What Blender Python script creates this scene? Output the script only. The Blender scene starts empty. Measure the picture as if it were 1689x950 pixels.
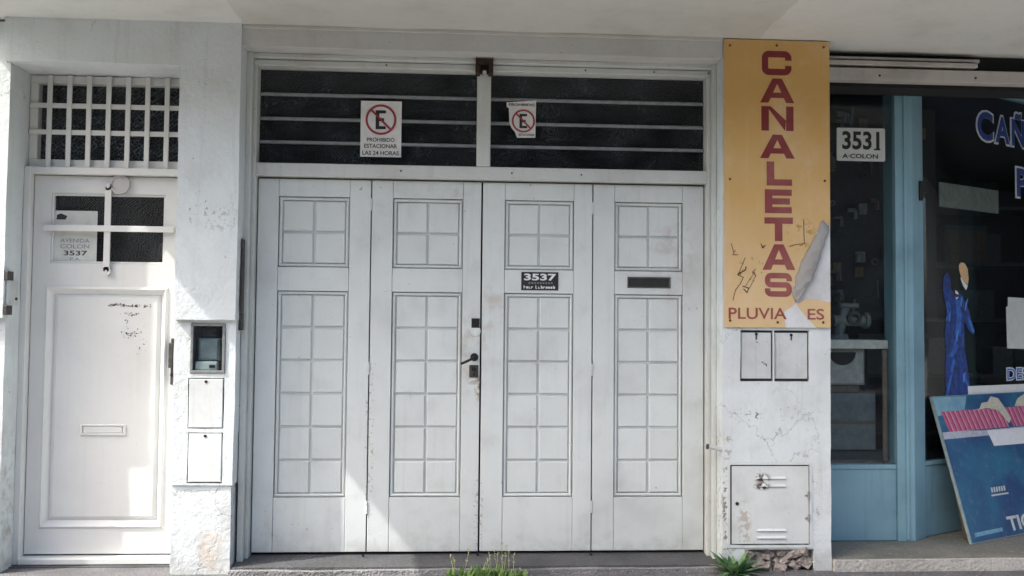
import bpy, bmesh, math, random
from mathutils import Vector, Matrix, noise

random.seed(7)
scene = bpy.context.scene
col = scene.collection
R = math.radians

# ------------------------------------------------------------------ camera
YAW, PITCH, ROLL = R(3.41), R(2.352), R(0.52)
fw = Vector((math.sin(YAW)*math.cos(PITCH), math.cos(YAW)*math.cos(PITCH), math.sin(PITCH)))
rt = Vector((math.cos(YAW), -math.sin(YAW), 0))
up = rt.cross(fw)
r2 = rt*math.cos(ROLL) + up*math.sin(ROLL)
u2 = r2.cross(fw)
cam = bpy.data.cameras.new('camera')
cam.sensor_width = 36.0
cam.sensor_fit = 'HORIZONTAL'
cam.lens = 36.0*1500/1689
cam.clip_start = 0.05
cam.clip_end = 600
cam_ob = bpy.data.objects.new('camera', cam)
col.objects.link(cam_ob)
M = Matrix((r2, u2, -fw)).transposed().to_4x4()
M.translation = Vector((0, -5.0, 1.37))
cam_ob.matrix_world = M
scene.camera = cam_ob

# ------------------------------------------------------------------ sky and sun
SUN_TO = Vector((1.0, 0.357, -1.2)).normalized()       # the way the light travels
SUN_EL = math.asin(-SUN_TO.z)
SUN_AZ = math.atan2(-SUN_TO.x, -SUN_TO.y)
world = bpy.data.worlds.new('World')
scene.world = world
world.use_nodes = True
wn = world.node_tree
sky = wn.nodes.new('ShaderNodeTexSky')
sky.sky_type = 'NISHITA'
sky.sun_disc = False
sky.sun_elevation = SUN_EL
sky.sun_rotation = SUN_AZ
sky.air_density = 1.0
sky.dust_density = 5.0
sky.ozone_density = 0.5
bg = wn.nodes['Background']
bg.inputs['Strength'].default_value = 0.15
wn.links.new(sky.outputs['Color'], bg.inputs['Color'])
sun = bpy.data.lights.new('sun', 'SUN')
sun.energy = 2.0
sun.angle = R(0.6)
sun.color = (1.0, 0.972, 0.93)
sun_ob = bpy.data.objects.new('sun', sun)
col.objects.link(sun_ob)
sun_ob.rotation_euler = SUN_TO.to_track_quat('-Z', 'Y').to_euler()
sun_ob.location = (-6, -6, 9)
scene.view_settings.view_transform = 'Standard'
scene.view_settings.look = 'None'
scene.view_settings.exposure = 1.62
scene.view_settings.gamma = 1.0
scene.cycles.max_bounces = 6
scene.cycles.diffuse_bounces = 3
scene.cycles.glossy_bounces = 3
scene.cycles.transmission_bounces = 4
scene.cycles.transparent_max_bounces = 10
scene.cycles.caustics_reflective = False
scene.cycles.caustics_refractive = False

# ------------------------------------------------------------------ materials
def mat_new(name):
    m = bpy.data.materials.new(name)
    m.use_nodes = True
    nt = m.node_tree
    nt.nodes.clear()
    out = nt.nodes.new('ShaderNodeOutputMaterial')
    return m, nt, out

def N(nt, typ, **kw):
    n = nt.nodes.new(typ)
    for k, v in kw.items():
        if k in n.inputs.keys():
            n.inputs[k].default_value = v
        else:
            setattr(n, k, v)
    return n

def mixc(nt, fac, a, b, blend='MIX'):
    n = nt.nodes.new('ShaderNodeMix')
    n.data_type = 'RGBA'
    n.blend_type = blend
    for sock, v in ((n.inputs[0], fac), (n.inputs[6], a), (n.inputs[7], b)):
        if isinstance(v, (int, float)):
            sock.default_value = v
        elif isinstance(v, (tuple, list)):
            sock.default_value = (*v[:3], 1)
        else:
            nt.links.new(v, sock)
    return n.outputs[2]

def mth(nt, op, a, b=0.0, c=None):
    n = nt.nodes.new('ShaderNodeMath')
    n.operation = op
    for i, v in enumerate((a, b) if c is None else (a, b, c)):
        if isinstance(v, (int, float)):
            n.inputs[i].default_value = v
        else:
            nt.links.new(v, n.inputs[i])
    return n.outputs[0]

def ramp(nt, val, a, b):
    n = nt.nodes.new('ShaderNodeMapRange')
    n.inputs[1].default_value = a
    n.inputs[2].default_value = b
    n.interpolation_type = 'SMOOTHSTEP'
    nt.links.new(val, n.inputs[0])
    return n.outputs[0]

def position(nt, scale=(1, 1, 1), loc=(0, 0, 0)):
    g = nt.nodes.new('ShaderNodeNewGeometry')
    m = nt.nodes.new('ShaderNodeMapping')
    m.inputs['Scale'].default_value = scale
    m.inputs['Location'].default_value = loc
    nt.links.new(g.outputs['Position'], m.inputs['Vector'])
    return m.outputs[0]

def noi(nt, vec, scale, detail=4, rough=0.55, dist=0.0):
    n = N(nt, 'ShaderNodeTexNoise', Scale=scale, Detail=detail, Roughness=rough, Distortion=dist)
    nt.links.new(vec, n.inputs['Vector'])
    return n.outputs[0]

def painted(name, base, dirt=(0.33, 0.31, 0.28), blotch=0.35, streak=0.25, speck=0.0, chips=0.0,
            chip_col=(0.28, 0.26, 0.24), rough=0.55, bump=0.15, bscale=60, marks=(), rand=0.0, brush=False, splash=0.0, patch=None, cracks=0.0, fade=None):
    m, nt, out = mat_new(name)
    p = position(nt)
    c = None
    f = mth(nt, 'MULTIPLY', ramp(nt, noi(nt, p, 2.3, 4, 0.6), 0.42, 0.78), blotch)
    c = mixc(nt, f, base, dirt)
    f2 = mth(nt, 'MULTIPLY', ramp(nt, noi(nt, p, 9.0, 5, 0.65), 0.5, 0.85), blotch*0.7)
    c = mixc(nt, f2, c, dirt)
    if streak:
        ps = position(nt, (14, 14, 0.9))
        f3 = mth(nt, 'MULTIPLY', ramp(nt, noi(nt, ps, 1.6, 4, 0.6), 0.52, 0.8), streak)
        c = mixc(nt, f3, c, dirt)
    if speck:
        f4 = mth(nt, 'MULTIPLY', ramp(nt, noi(nt, p, 70, 3, 0.6), 0.66, 0.74), speck)
        c = mixc(nt, f4, c, (0.16, 0.15, 0.14))
    if splash:                                            # mud splashes near the pavement, ragged
        sp = nt.nodes.new('ShaderNodeSeparateXYZ')
        nt.links.new(p, sp.inputs[0])
        zz = mth(nt, 'ADD', sp.outputs[2], mth(nt, 'MULTIPLY', noi(nt, p, 14, 6, 0.7), -0.55))
        fz = mth(nt, 'MULTIPLY', ramp(nt, zz, -0.05, -0.30), splash)
        c = mixc(nt, fz, c, (0.27, 0.24, 0.20))
    h = noi(nt, p, bscale, 3, 0.65)
    if brush:
        pb = position(nt, (160, 160, 5))
        h = mth(nt, 'ADD', h, mth(nt, 'MULTIPLY', noi(nt, pb, 1.0, 3, 0.6), 0.8))
    if chips:
        big = ramp(nt, noi(nt, p, 3.1, 3, 0.6), 0.5, 0.72)
        fine = noi(nt, p, 24, 5, 0.7)
        cm = ramp(nt, mth(nt, 'ADD', fine, mth(nt, 'MULTIPLY', big, 0.10*chips)), 0.70, 0.715)
        c = mixc(nt, cm, c, chip_col)
        h = mth(nt, 'SUBTRACT', h, mth(nt, 'MULTIPLY', cm, 0.7))
    if cracks:
        pv = nt.nodes.new('ShaderNodeVectorMath')
        pv.operation = 'ADD'
        nz = N(nt, 'ShaderNodeTexNoise', Scale=7.0, Detail=4.0, Roughness=0.7)
        nt.links.new(p, nz.inputs['Vector'])
        sc_ = nt.nodes.new('ShaderNodeVectorMath')
        sc_.operation = 'SCALE'
        sc_.inputs['Scale'].default_value = 0.22
        nt.links.new(nz.outputs['Color'], sc_.inputs[0])
        nt.links.new(p, pv.inputs[0])
        nt.links.new(sc_.outputs[0], pv.inputs[1])
        vc = N(nt, 'ShaderNodeTexVoronoi', Scale=1.7)
        vc.feature = 'DISTANCE_TO_EDGE'
        nt.links.new(pv.outputs[0], vc.inputs['Vector'])
        ck = mth(nt, 'MULTIPLY', ramp(nt, vc.outputs['Distance'], 0.006, 0.001), ramp(nt, noi(nt, p, 1.9, 2, 0.5), 0.46, 0.58))
        c = mixc(nt, mth(nt, 'MULTIPLY', ck, cracks), c, (0.2, 0.19, 0.18))
        h = mth(nt, 'SUBTRACT', h, mth(nt, 'MULTIPLY', ck, 0.8))
    if fade:                                              # print that has bleached unevenly
        sp3 = nt.nodes.new('ShaderNodeSeparateXYZ')
        nt.links.new(p, sp3.inputs[0])
        fz = mth(nt, 'ADD', sp3.outputs[2], mth(nt, 'MULTIPLY', noi(nt, p, 4, 4, 0.6), 0.9))
        c = mixc(nt, mth(nt, 'MULTIPLY', ramp(nt, fz, fade[0], fade[1]), fade[2]), c, fade[3])
    shared = {}
    for (mx, mz, rx, rz, sc, th, mc) in marks:
        v = position(nt, (1/rx, 0, 1/rz), (-mx/rx, 0, -mz/rz))
        ln = nt.nodes.new('ShaderNodeVectorMath')
        ln.operation = 'LENGTH'
        nt.links.new(v, ln.inputs[0])
        fall = ramp(nt, ln.outputs['Value'], 1.0, 0.35)
        sc = 12 if sc < 20 else (30 if sc < 40 else 50)
        if sc not in shared:
            shared[sc] = noi(nt, p, sc, 3, 0.65)
        nn = shared[sc]
        val = mth(nt, 'MULTIPLY', fall, ramp(nt, nn, th-(0.06 if sc == 12 else 0.0), th+(0.22 if sc == 12 else 0.05)))
        c = mixc(nt, val, c, mc)
    if patch:
        sp2 = nt.nodes.new('ShaderNodeSeparateXYZ')
        nt.links.new(p, sp2.inputs[0])
        xx = mth(nt, 'ADD', sp2.outputs[0], mth(nt, 'MULTIPLY', noi(nt, p, 6, 2, 0.5), 0.05))
        inside = mth(nt, 'MULTIPLY', ramp(nt, xx, patch[0]-0.004, patch[0]+0.004), ramp(nt, xx, patch[1]+0.004, patch[1]-0.004))
        c = mixc(nt, inside, c, patch[2], 'MULTIPLY')
    if rand:
        oi = nt.nodes.new('ShaderNodeObjectInfo')
        c = mixc(nt, mth(nt, 'MULTIPLY', oi.outputs['Random'], rand), c, dirt)
    b = nt.nodes.new('ShaderNodeBsdfPrincipled')
    nt.links.new(c, b.inputs['Base Color'])
    b.inputs['Roughness'].default_value = rough
    b.inputs['Specular IOR Level'].default_value = 0.35
    bm_ = N(nt, 'ShaderNodeBump', Strength=bump, Distance=0.01)
    nt.links.new(h, bm_.inputs['Height'])
    nt.links.new(bm_.outputs[0], b.inputs['Normal'])
    nt.links.new(b.outputs[0], out.inputs[0])
    return m

def simple(name, base, rough=0.5, metal=0.0, var=0.15, scale=30, dark=None, bump=0.05):
    m, nt, out = mat_new(name)
    p = position(nt)
    f = ramp(nt, noi(nt, p, scale, 5, 0.65), 0.3, 0.75)
    d = dark if dark else tuple(x*(1-var*2) for x in base)
    c = mixc(nt, f, base, d)
    b = nt.nodes.new('ShaderNodeBsdfPrincipled')
    nt.links.new(c, b.inputs['Base Color'])
    b.inputs['Roughness'].default_value = rough
    b.inputs['Metallic'].default_value = metal
    bm_ = N(nt, 'ShaderNodeBump', Strength=bump, Distance=0.004)
    nt.links.new(noi(nt, p, scale*4, 4), bm_.inputs['Height'])
    nt.links.new(bm_.outputs[0], b.inputs['Normal'])
    nt.links.new(b.outputs[0], out.inputs[0])
    return m

def glass(name, tint=(0.75, 0.8, 0.8), pattern=None, rough=0.02, film=0.0):
    m, nt, out = mat_new(name)
    tr = nt.nodes.new('ShaderNodeBsdfTransparent')
    tr.inputs[0].default_value = (*tint, 1)
    gl = nt.nodes.new('ShaderNodeBsdfGlossy')
    gl.inputs['Roughness'].default_value = rough
    fr = N(nt, 'ShaderNodeFresnel', IOR=1.5)
    mx = nt.nodes.new('ShaderNodeMixShader')
    if pattern:
        g = nt.nodes.new('ShaderNodeNewGeometry')
        mp = nt.nodes.new('ShaderNodeMapping')
        mp.inputs['Rotation'].default_value = (0, R(38), 0)
        nt.links.new(g.outputs['Position'], mp.inputs['Vector'])
        vo = N(nt, 'ShaderNodeTexVoronoi', Scale=pattern)
        vo.distance = 'CHEBYCHEV'
        vo.inputs['Randomness'].default_value = 0.45
        nt.links.new(mp.outputs[0], vo.inputs['Vector'])
        bp = N(nt, 'ShaderNodeBump', Strength=1.0, Distance=0.02)
        nt.links.new(vo.outputs['Distance'], bp.inputs['Height'])
        nt.links.new(bp.outputs[0], gl.inputs['Normal'])
        nt.links.new(bp.outputs[0], fr.inputs['Normal'])
    gb = nt.nodes.new('ShaderNodeNewGeometry')
    nt.links.new(mth(nt, 'MULTIPLY', fr.outputs[0], mth(nt, 'SUBTRACT', 1.0, gb.outputs['Backfacing'])), mx.inputs[0])
    nt.links.new(tr.outputs[0], mx.inputs[1])
    nt.links.new(gl.outputs[0], mx.inputs[2])
    last = mx.outputs[0]
    if film:
        df = nt.nodes.new('ShaderNodeBsdfDiffuse')  # pale bluish diffuse layer over the glass, uneven by noise
        df.inputs[0].default_value = (0.22, 0.26, 0.30, 1)
        m2 = nt.nodes.new('ShaderNodeMixShader')
        p = position(nt)
        f = mth(nt, 'MULTIPLY', ramp(nt, noi(nt, p, 5, 6, 0.7), 0.25, 0.8), film)
        if pattern:
            f = mth(nt, 'MULTIPLY', f, ramp(nt, vo.outputs['Distance'], 0.15, 0.62))
            nt.links.new(bp.outputs[0], df.inputs['Normal'])
        nt.links.new(f, m2.inputs[0])
        nt.links.new(last, m2.inputs[1])
        nt.links.new(df.outputs[0], m2.inputs[2])
        last = m2.outputs[0]
    nt.links.new(last, out.inputs[0])
    return m

GREY_MARK = (0.22, 0.22, 0.22)
M_ = {}
M_['wall'] = painted('plaster_white', (0.645, 0.70, 0.705), blotch=0.34, streak=0.26, speck=0.35, chips=0.35, bump=0.5, bscale=32, cracks=0.5, rough=0.8, splash=0.35,
    marks=[(-1.30, 1.93, 0.11, 0.09, 40, 0.53, (0.42, 0.42, 0.42)), (-1.40, 1.98, 0.10, 0.16, 45, 0.60, (0.33, 0.33, 0.33)),
           (-1.31, 0.16, 0.085, 0.17, 11, 0.40, (0.56, 0.51, 0.45)), (-1.33, 0.12, 0.10, 0.10, 30, 0.55, (0.42, 0.38, 0.34)),
           (1.62, 0.885, 0.13, 0.045, 48, 0.56, (0.20, 0.19, 0.18)), (1.86, 0.89, 0.14, 0.06, 48, 0.60, (0.22, 0.21, 0.20)),
           (1.50, 0.35, 0.035, 0.42, 26, 0.52, (0.24, 0.22, 0.20)), (2.00, 0.40, 0.04, 0.25, 32, 0.57, (0.34, 0.32, 0.30)),
           (-2.43, 0.40, 0.05, 0.5, 12, 0.50, (0.40, 0.39, 0.36)), (1.50, 0.72, 0.05, 0.1, 30, 0.55, (0.4, 0.36, 0.33))])
M_['lintel'] = painted('lintel_paint', (0.55, 0.565, 0.545), blotch=0.35, streak=0.1, speck=0.3, chips=0.2, bump=0.3, bscale=40, rough=0.8)
M_['slab'] = painted('soffit_paint', (0.64, 0.66, 0.63), dirt=(0.42, 0.41, 0.38), blotch=0.42, streak=0.0, speck=0.15, bump=0.2, bscale=25, rough=0.85, patch=(-1.16, 1.70, (0.86, 0.85, 0.83)))
M_['door'] = painted('garage_door_paint', (0.655, 0.70, 0.685), dirt=(0.40, 0.405, 0.39), blotch=0.42, streak=0.22, speck=0.3, chips=0.45, bump=0.14, bscale=30, rough=0.42, brush=True, rand=0.12, splash=0.3,
    marks=[(0.09, 1.20, 0.13, 0.34, 12, 0.44, (0.52, 0.52, 0.48)), (0.20, 1.45, 0.10, 0.22, 12, 0.47, (0.54, 0.53, 0.49)), (-0.95, 0.25, 0.3, 0.12, 30, 0.62, (0.36, 0.36, 0.35)), (0.13, 0.3, 0.04, 0.3, 50, 0.55, (0.3, 0.29, 0.27)), (-0.49, 0.7, 0.035, 0.7, 50, 0.57, (0.3, 0.29, 0.27)), (-0.2, 2.13, 0.35, 0.06, 12, 0.47, (0.55, 0.54, 0.51)), (1.25, 1.75, 0.2, 0.4, 12, 0.50, (0.55, 0.54, 0.52)), (0.12, 1.02, 0.025, 0.10, 30, 0.44, (0.33, 0.27, 0.21))])
M_['frame'] = painted('frame_paint', (0.585, 0.62, 0.60), dirt=(0.35, 0.33, 0.30), blotch=0.4, streak=0.3, speck=0.3, chips=0.4, bump=0.25, rough=0.55, brush=True)
M_['cream'] = painted('front_door_paint', (0.68, 0.69, 0.67), dirt=(0.48, 0.48, 0.45), blotch=0.26, streak=0.18, speck=0.15, bump=0.06, rough=0.38,
    marks=[(-1.79, 1.27, 0.05, 0.13, 55, 0.60, (0.1, 0.09, 0.09)), (-2.0, 1.05, 0.25, 0.25, 75, 0.72, (0.15, 0.14, 0.14))])
M_['cover'] = painted('meter_cover_paint', (0.62, 0.66, 0.65), dirt=(0.34, 0.33, 0.31), blotch=0.45, streak=0.25, speck=0.35, chips=0.3, bump=0.12, rough=0.5, splash=0.2,
    marks=[(1.70, 0.535, 0.06, 0.035, 30, 0.42, (0.07, 0.05, 0.04)), (1.70, 0.49, 0.06, 0.03, 30, 0.45, (0.07, 0.05, 0.04)), (1.60, 0.28, 0.05, 0.18, 20, 0.48, (0.45, 0.42, 0.38))])
M_['cover_grey'] = painted('worn_cover_paint', (0.57, 0.605, 0.60), dirt=(0.33, 0.32, 0.30), blotch=0.5, streak=0.4, speck=0.5, chips=0.5, bump=0.2, rough=0.55)
M_['gap'] = simple('dark_gap', (0.012, 0.012, 0.013), 0.9)
M_['dim'] = simple('dim_fitting', (0.20, 0.22, 0.22), 0.5)
M_['dimwhite'] = simple('dim_ceramic', (0.42, 0.42, 0.41), 0.4)
M_['seam'] = simple('dark_seam', (0.07, 0.068, 0.065), 0.9)  # on the box backs this dark grey paints the shade in the cover gaps
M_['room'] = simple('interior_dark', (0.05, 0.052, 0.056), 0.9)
M_['glass'] = glass('shop_glass', (0.86, 0.90, 0.90), film=0.025)
M_['glass_meter'] = glass('meter_glass', (0.8, 0.85, 0.85), film=0.06)
M_['pattern'] = glass('patterned_glass', (0.30, 0.34, 0.36), pattern=75, rough=0.15, film=0.5)
M_['pattern_fine'] = glass('stippled_glass', (0.25, 0.27, 0.31), pattern=85, rough=0.12, film=0.40)
M_['pattern_fan'] = glass('pale_stippled_glass', (0.3, 0.32, 0.36), pattern=55, rough=0.12, film=0.9)
M_['bar'] = simple('glazing_bar_grey', (0.27, 0.295, 0.31), 0.6, 0.0)
M_['black'] = simple('black_iron', (0.025, 0.025, 0.026), 0.45, 0.3)
M_['iron'] = simple('worn_iron', (0.11, 0.105, 0.10), 0.5, 0.6, dark=(0.05, 0.045, 0.04))
M_['rust'] = simple('rusty_iron', (0.055, 0.028, 0.018), 0.85, 0.2, dark=(0.012, 0.009, 0.008), scale=40)
M_['steel'] = simple('dull_steel', (0.36, 0.37, 0.36), 0.4, 0.6)
M_['blue'] = painted('shopfront_blue_paint', (0.23, 0.40, 0.47), dirt=(0.12, 0.20, 0.25), blotch=0.5, streak=0.35, speck=0.3, chips=0.25, chip_col=(0.25, 0.27, 0.27), bump=0.1, rough=0.4)
M_['header'] = painted('header_paint', (0.50, 0.48, 0.45), dirt=(0.2, 0.17, 0.15), blotch=0.5, streak=0.2, speck=0.5, chips=0.5, chip_col=(0.12, 0.09, 0.08), bump=0.2)
M_['white'] = simple('white_sheet', (0.76, 0.77, 0.77), 0.5, var=0.05)
M_['paper'] = simple('old_paper', (0.62, 0.64, 0.60), 0.8, var=0.08, scale=12)
M_['plate'] = simple('plate_grey', (0.55, 0.57, 0.56), 0.5, var=0.1, scale=14)
M_['ink'] = simple('black_ink', (0.02, 0.02, 0.022), 0.5)
M_['greyink'] = simple('faded_ink', (0.25, 0.26, 0.26), 0.6)
M_['red'] = simple('red_print', (0.36, 0.035, 0.05), 0.5)
M_['yellow'] = painted('sign_yellow', (0.61, 0.375, 0.125), dirt=(0.68, 0.50, 0.29), blotch=0.95, streak=0.5, speck=0.25, bump=0.03, rough=0.5, fade=(2.9, 1.9, 0.6, (0.66, 0.51, 0.31)),
    marks=[(1.63, 1.66, 0.12, 0.16, 26, 0.58, (0.36, 0.22, 0.08)), (1.92, 1.90, 0.10, 0.12, 26, 0.56, (0.45, 0.27, 0.05))])
M_['letter'] = painted('sign_red', (0.19, 0.025, 0.028), dirt=(0.30, 0.08, 0.07), blotch=0.8, streak=0.2, bump=0.0, rough=0.45)
M_['letter_pale'] = painted('sign_pink', (0.25, 0.055, 0.06), dirt=(0.42, 0.19, 0.15), blotch=0.8, streak=0.2, bump=0.0, rough=0.45)
M_['peel'] = painted('peeled_vinyl', (0.33, 0.325, 0.31), dirt=(0.30, 0.28, 0.25), blotch=0.6, streak=0.2, speck=0.2, chips=0.2, bump=0.15)
M_['bareplate'] = painted('bare_sign_plate', (0.68, 0.70, 0.70), dirt=(0.36, 0.35, 0.33), blotch=0.7, streak=0.2, speck=0.3, chips=0.4, bump=0.1)
M_['navy'] = simple('navy_paint', (0.03, 0.075, 0.30), 0.5)
M_['azure'] = simple('azure_paint', (0.03, 0.17, 0.55), 0.5, dark=(0.02, 0.07, 0.32), scale=18)
M_['royal'] = simple('royal_paint', (0.015, 0.05, 0.33), 0.5, dark=(0.01, 0.02, 0.14), scale=14)
M_['drape'] = simple('mottled_blue_paint', (0.006, 0.014, 0.085), 0.5, dark=(0.012, 0.065, 0.34), scale=26)
M_['outline_blue'] = simple('sky_blue_paint', (0.10, 0.30, 0.72), 0.5, dark=(0.03, 0.14, 0.5), scale=30)
M_['peach'] = simple('peach_paint', (0.72, 0.47, 0.24), 0.5)
M_['outline'] = simple('white_outline', (0.80, 0.85, 0.92), 0.5)

def concrete(name, a, b, grit, rough=0.9, bump=0.6, scale=40):
    m, nt, out = mat_new(name)
    p = position(nt)
    c = mixc(nt, ramp(nt, noi(nt, p, 3.5, 6, 0.65), 0.3, 0.75), a, b)
    v = N(nt, 'ShaderNodeTexVoronoi', Scale=scale*2.2)
    nt.links.new(p, v.inputs['Vector'])
    g = mth(nt, 'MULTIPLY', ramp(nt, noi(nt, p, scale*3, 3, 0.7), 0.55, 0.68), 0.75)
    c = mixc(nt, g, c, grit)
    g2 = mth(nt, 'MULTIPLY', ramp(nt, noi(nt, p, scale*2, 2, 0.6), 0.62, 0.7), 0.5)
    c = mixc(nt, g2, c, tuple(min(0.6, x*2.2) for x in a))
    bs = nt.nodes.new('ShaderNodeBsdfPrincipled')
    nt.links.new(c, bs.inputs['Base Color'])
    bs.inputs['Roughness'].default_value = rough
    bp = N(nt, 'ShaderNodeBump', Strength=bump, Distance=0.01)
    nt.links.new(mth(nt, 'ADD', v.outputs['Distance'], noi(nt, p, scale, 6, 0.7)), bp.inputs['Height'])
    nt.links.new(bp.outputs[0], bs.inputs['Normal'])
    nt.links.new(bs.outputs[0], out.inputs[0])
    return m

M_['pavement'] = concrete('pavement_concrete', (0.36, 0.35, 0.335), (0.27, 0.26, 0.25), (0.14, 0.14, 0.14))
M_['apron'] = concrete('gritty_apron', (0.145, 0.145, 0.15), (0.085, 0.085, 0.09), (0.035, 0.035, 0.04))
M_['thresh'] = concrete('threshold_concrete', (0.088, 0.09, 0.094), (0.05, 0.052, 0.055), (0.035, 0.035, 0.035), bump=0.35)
M_['edge'] = concrete('worn_edge_concrete', (0.27, 0.27, 0.27), (0.13, 0.13, 0.13), (0.07, 0.07, 0.07), bump=0.6)
M_['step'] = concrete('step_concrete', (0.20, 0.19, 0.165), (0.12, 0.13, 0.11), (0.07, 0.07, 0.06), bump=0.3, scale=25)
M_['stepface'] = concrete('step_face', (0.50, 0.49, 0.45), (0.36, 0.35, 0.32), (0.25, 0.22, 0.2), bump=0.4, scale=25)
M_['rubble'] = concrete('rubble', (0.34, 0.30, 0.27), (0.21, 0.18, 0.155), (0.09, 0.07, 0.06), bump=1.0, scale=18)
M_['asphalt'] = concrete('asphalt', (0.05, 0.05, 0.052), (0.04, 0.04, 0.042), (0.02, 0.02, 0.02))

# ------------------------------------------------------------------ mesh helpers
class MB:
    def __init__(self):
        self.v = []
        self.f = []
    def add(self, vs, fs):
        o = len(self.v)
        self.v += [tuple(x) for x in vs]
        self.f += [tuple(i+o for i in q) for q in fs]
        return self
    def box(self, x0, x1, y0, y1, z0, z1, c=0.0):
        if c <= 0:
            self.add([(x0, y0, z0), (x1, y0, z0), (x1, y1, z0), (x0, y1, z0), (x0, y0, z1), (x1, y0, z1), (x1, y1, z1), (x0, y1, z1)],
                     [(0, 1, 5, 4), (1, 2, 6, 5), (2, 3, 7, 6), (3, 0, 4, 7), (4, 5, 6, 7), (3, 2, 1, 0)])
        else:                                            # chamfered front edges (towards -Y)
            self.add([(x0, y0+c, z0), (x1, y0+c, z0), (x1, y1, z0), (x0, y1, z0), (x0, y0+c, z1), (x1, y0+c, z1), (x1, y1, z1), (x0, y1, z1),
                      (x0+c, y0, z0+c), (x1-c, y0, z0+c), (x1-c, y0, z1-c), (x0+c, y0, z1-c)],
                     [(8, 9, 10, 11), (0, 1, 9, 8), (1, 5, 10, 9), (5, 4, 11, 10), (4, 0, 8, 11),
                      (1, 2, 6, 5), (2, 3, 7, 6), (3, 0, 4, 7), (4, 5, 6, 7), (3, 2, 1, 0)])
        return self
    def ring(self, x0, x1, z0, z1, w, y0, y1, c=0.0):     # rectangular frame in the XZ plane
        self.box(x0, x1, y0, y1, z1-w, z1, c); self.box(x0, x1, y0, y1, z0, z0+w, c)
        self.box(x0, x0+w, y0, y1, z0+w, z1-w, c); self.box(x1-w, x1, y0, y1, z0+w, z1-w, c)
        return self
    def prism(self, poly, y0, y1):                       # polygon of (x, z), counter-clockwise seen from -Y
        n = len(poly)
        vs = [(x, y0, z) for x, z in poly] + [(x, y1, z) for x, z in poly]
        fs = [tuple(range(n)), tuple(reversed(range(n, 2*n)))]
        for i in range(n):
            j = (i+1) % n
            fs.append((i, i+n, j+n, j))
        return self.add(vs, fs)
    def cyl(self, a, b, r0, r1=None, n=14):
        r1 = r0 if r1 is None else r1
        a, b = Vector(a), Vector(b)
        d = (b-a).normalized()
        s = d.orthogonal().normalized()
        t = d.cross(s)
        vs = []
        for p, r in ((a, r0), (b, r1)):
            for i in range(n):
                th = 2*math.pi*i/n
                vs.append(p + (s*math.cos(th) + t*math.sin(th))*r)
        fs = [(i, (i+1) % n, n+(i+1) % n, n+i) for i in range(n)] + [tuple(reversed(range(n))), tuple(range(n, 2*n))]
        return self.add(vs, fs)
    def tube(self, pts, r, n=8):
        for a, b in zip(pts, pts[1:]):
            self.cyl(a, b, r, r, n)
        return self
    def annulus(self, cx, cz, r0, r1, y0, y1, n=40):
        vs, fs = [], []
        for i in range(n):
            th = 2*math.pi*i/n
            cs, sn = math.cos(th), math.sin(th)
            for r, y in ((r0, y0), (r1, y0), (r1, y1), (r0, y1)):
                vs.append((cx+r*cs, y, cz+r*sn))
        for i in range(n):
            j = (i+1) % n
            for k in range(4):
                l = (k+1) % 4
                fs.append((i*4+k, i*4+l, j*4+l, j*4+k))
        return self.add(vs, fs)
    def mesh(self, name, mat, sharp=None):
        me = bpy.data.meshes.new(name)
        me.from_pydata(self.v, [], self.f)
        bm = bmesh.new()
        bm.from_mesh(me)
        bmesh.ops.recalc_face_normals(bm, faces=bm.faces)
        bm.to_mesh(me)
        bm.free()
        me.materials.append(mat)
        if sharp is not None:
            for p in me.polygons:
                p.use_smooth = True
            me.set_sharp_from_angle(angle=R(sharp))
        return me
    def build(self, name, mat, parent=None, sharp=None):
        o = bpy.data.objects.new(name, self.mesh(name, mat, sharp))
        col.objects.link(o)
        if parent:
            o.parent = parent
            o.matrix_parent_inverse = parent_world(parent).inverted()
        return o

def parent_world(o):
    m = o.matrix_basis.copy()
    while o.parent:
        m = o.parent.matrix_basis @ o.matrix_parent_inverse @ m if False else (parent_world(o.parent) @ o.matrix_parent_inverse @ m)
        return m
    return m

def tag(o, label, cat, group=None):
    o['label'] = label
    o['kind'] = 'thing'
    o['category'] = cat
    if group:
        o['group'] = group
    return o

def thing(name, label, cat, loc=(0, 0, 0), group=None):
    o = bpy.data.objects.new(name, None)
    o.empty_display_size = 0.1
    col.objects.link(o)
    o.location = loc
    return tag(o, label, cat, group)

def struct(o):
    o['kind'] = 'structure'
    return o

def jitter(v, amp):
    p = Vector(v)
    a = noise.noise_vector(p*2.7)*amp + noise.noise_vector(p*9.0+Vector((7, 3, 1)))*amp*0.55 + noise.noise_vector(p*31.0)*amp*0.3
    return p + a

def plaster(boxes, name, mat, parent=None, step=0.05, amp=0.004):
    """boxes of hand-laid render: each box face is a grid whose points are a little out of true"""
    idx, vs, fs = {}, [], []
    def vid(p):
        k = tuple(round(c, 4) for c in p)
        if k not in idx:
            idx[k] = len(vs)
            vs.append(tuple(jitter(k, amp)))
        return idx[k]
    for b in boxes:
        idx = {}
        (x0, x1, y0, y1, z0, z1) = b
        lo, hi = (x0, y0, z0), (x1, y1, z1)
        ax = []
        for i in range(3):
            st = step if i != 1 else step*2
            n = max(1, min(90, int(round((hi[i]-lo[i])/st))))
            ax.append([lo[i]+(hi[i]-lo[i])*k/n for k in range(n+1)])
        for fixed in range(3):
            u, w = [i for i in range(3) if i != fixed]
            for val in (lo[fixed], hi[fixed]):
                for i in range(len(ax[u])-1):
                    for j in range(len(ax[w])-1):
                        q = []
                        for (a, c) in ((i, j), (i+1, j), (i+1, j+1), (i, j+1)):
                            p = [0, 0, 0]
                            p[fixed], p[u], p[w] = val, ax[u][a], ax[w][c]
                            q.append(vid(p))
                        fs.append(tuple(q))
    mb = MB()
    mb.v, mb.f = vs, fs
    return mb.build(name, mat, parent, sharp=40)

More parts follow.
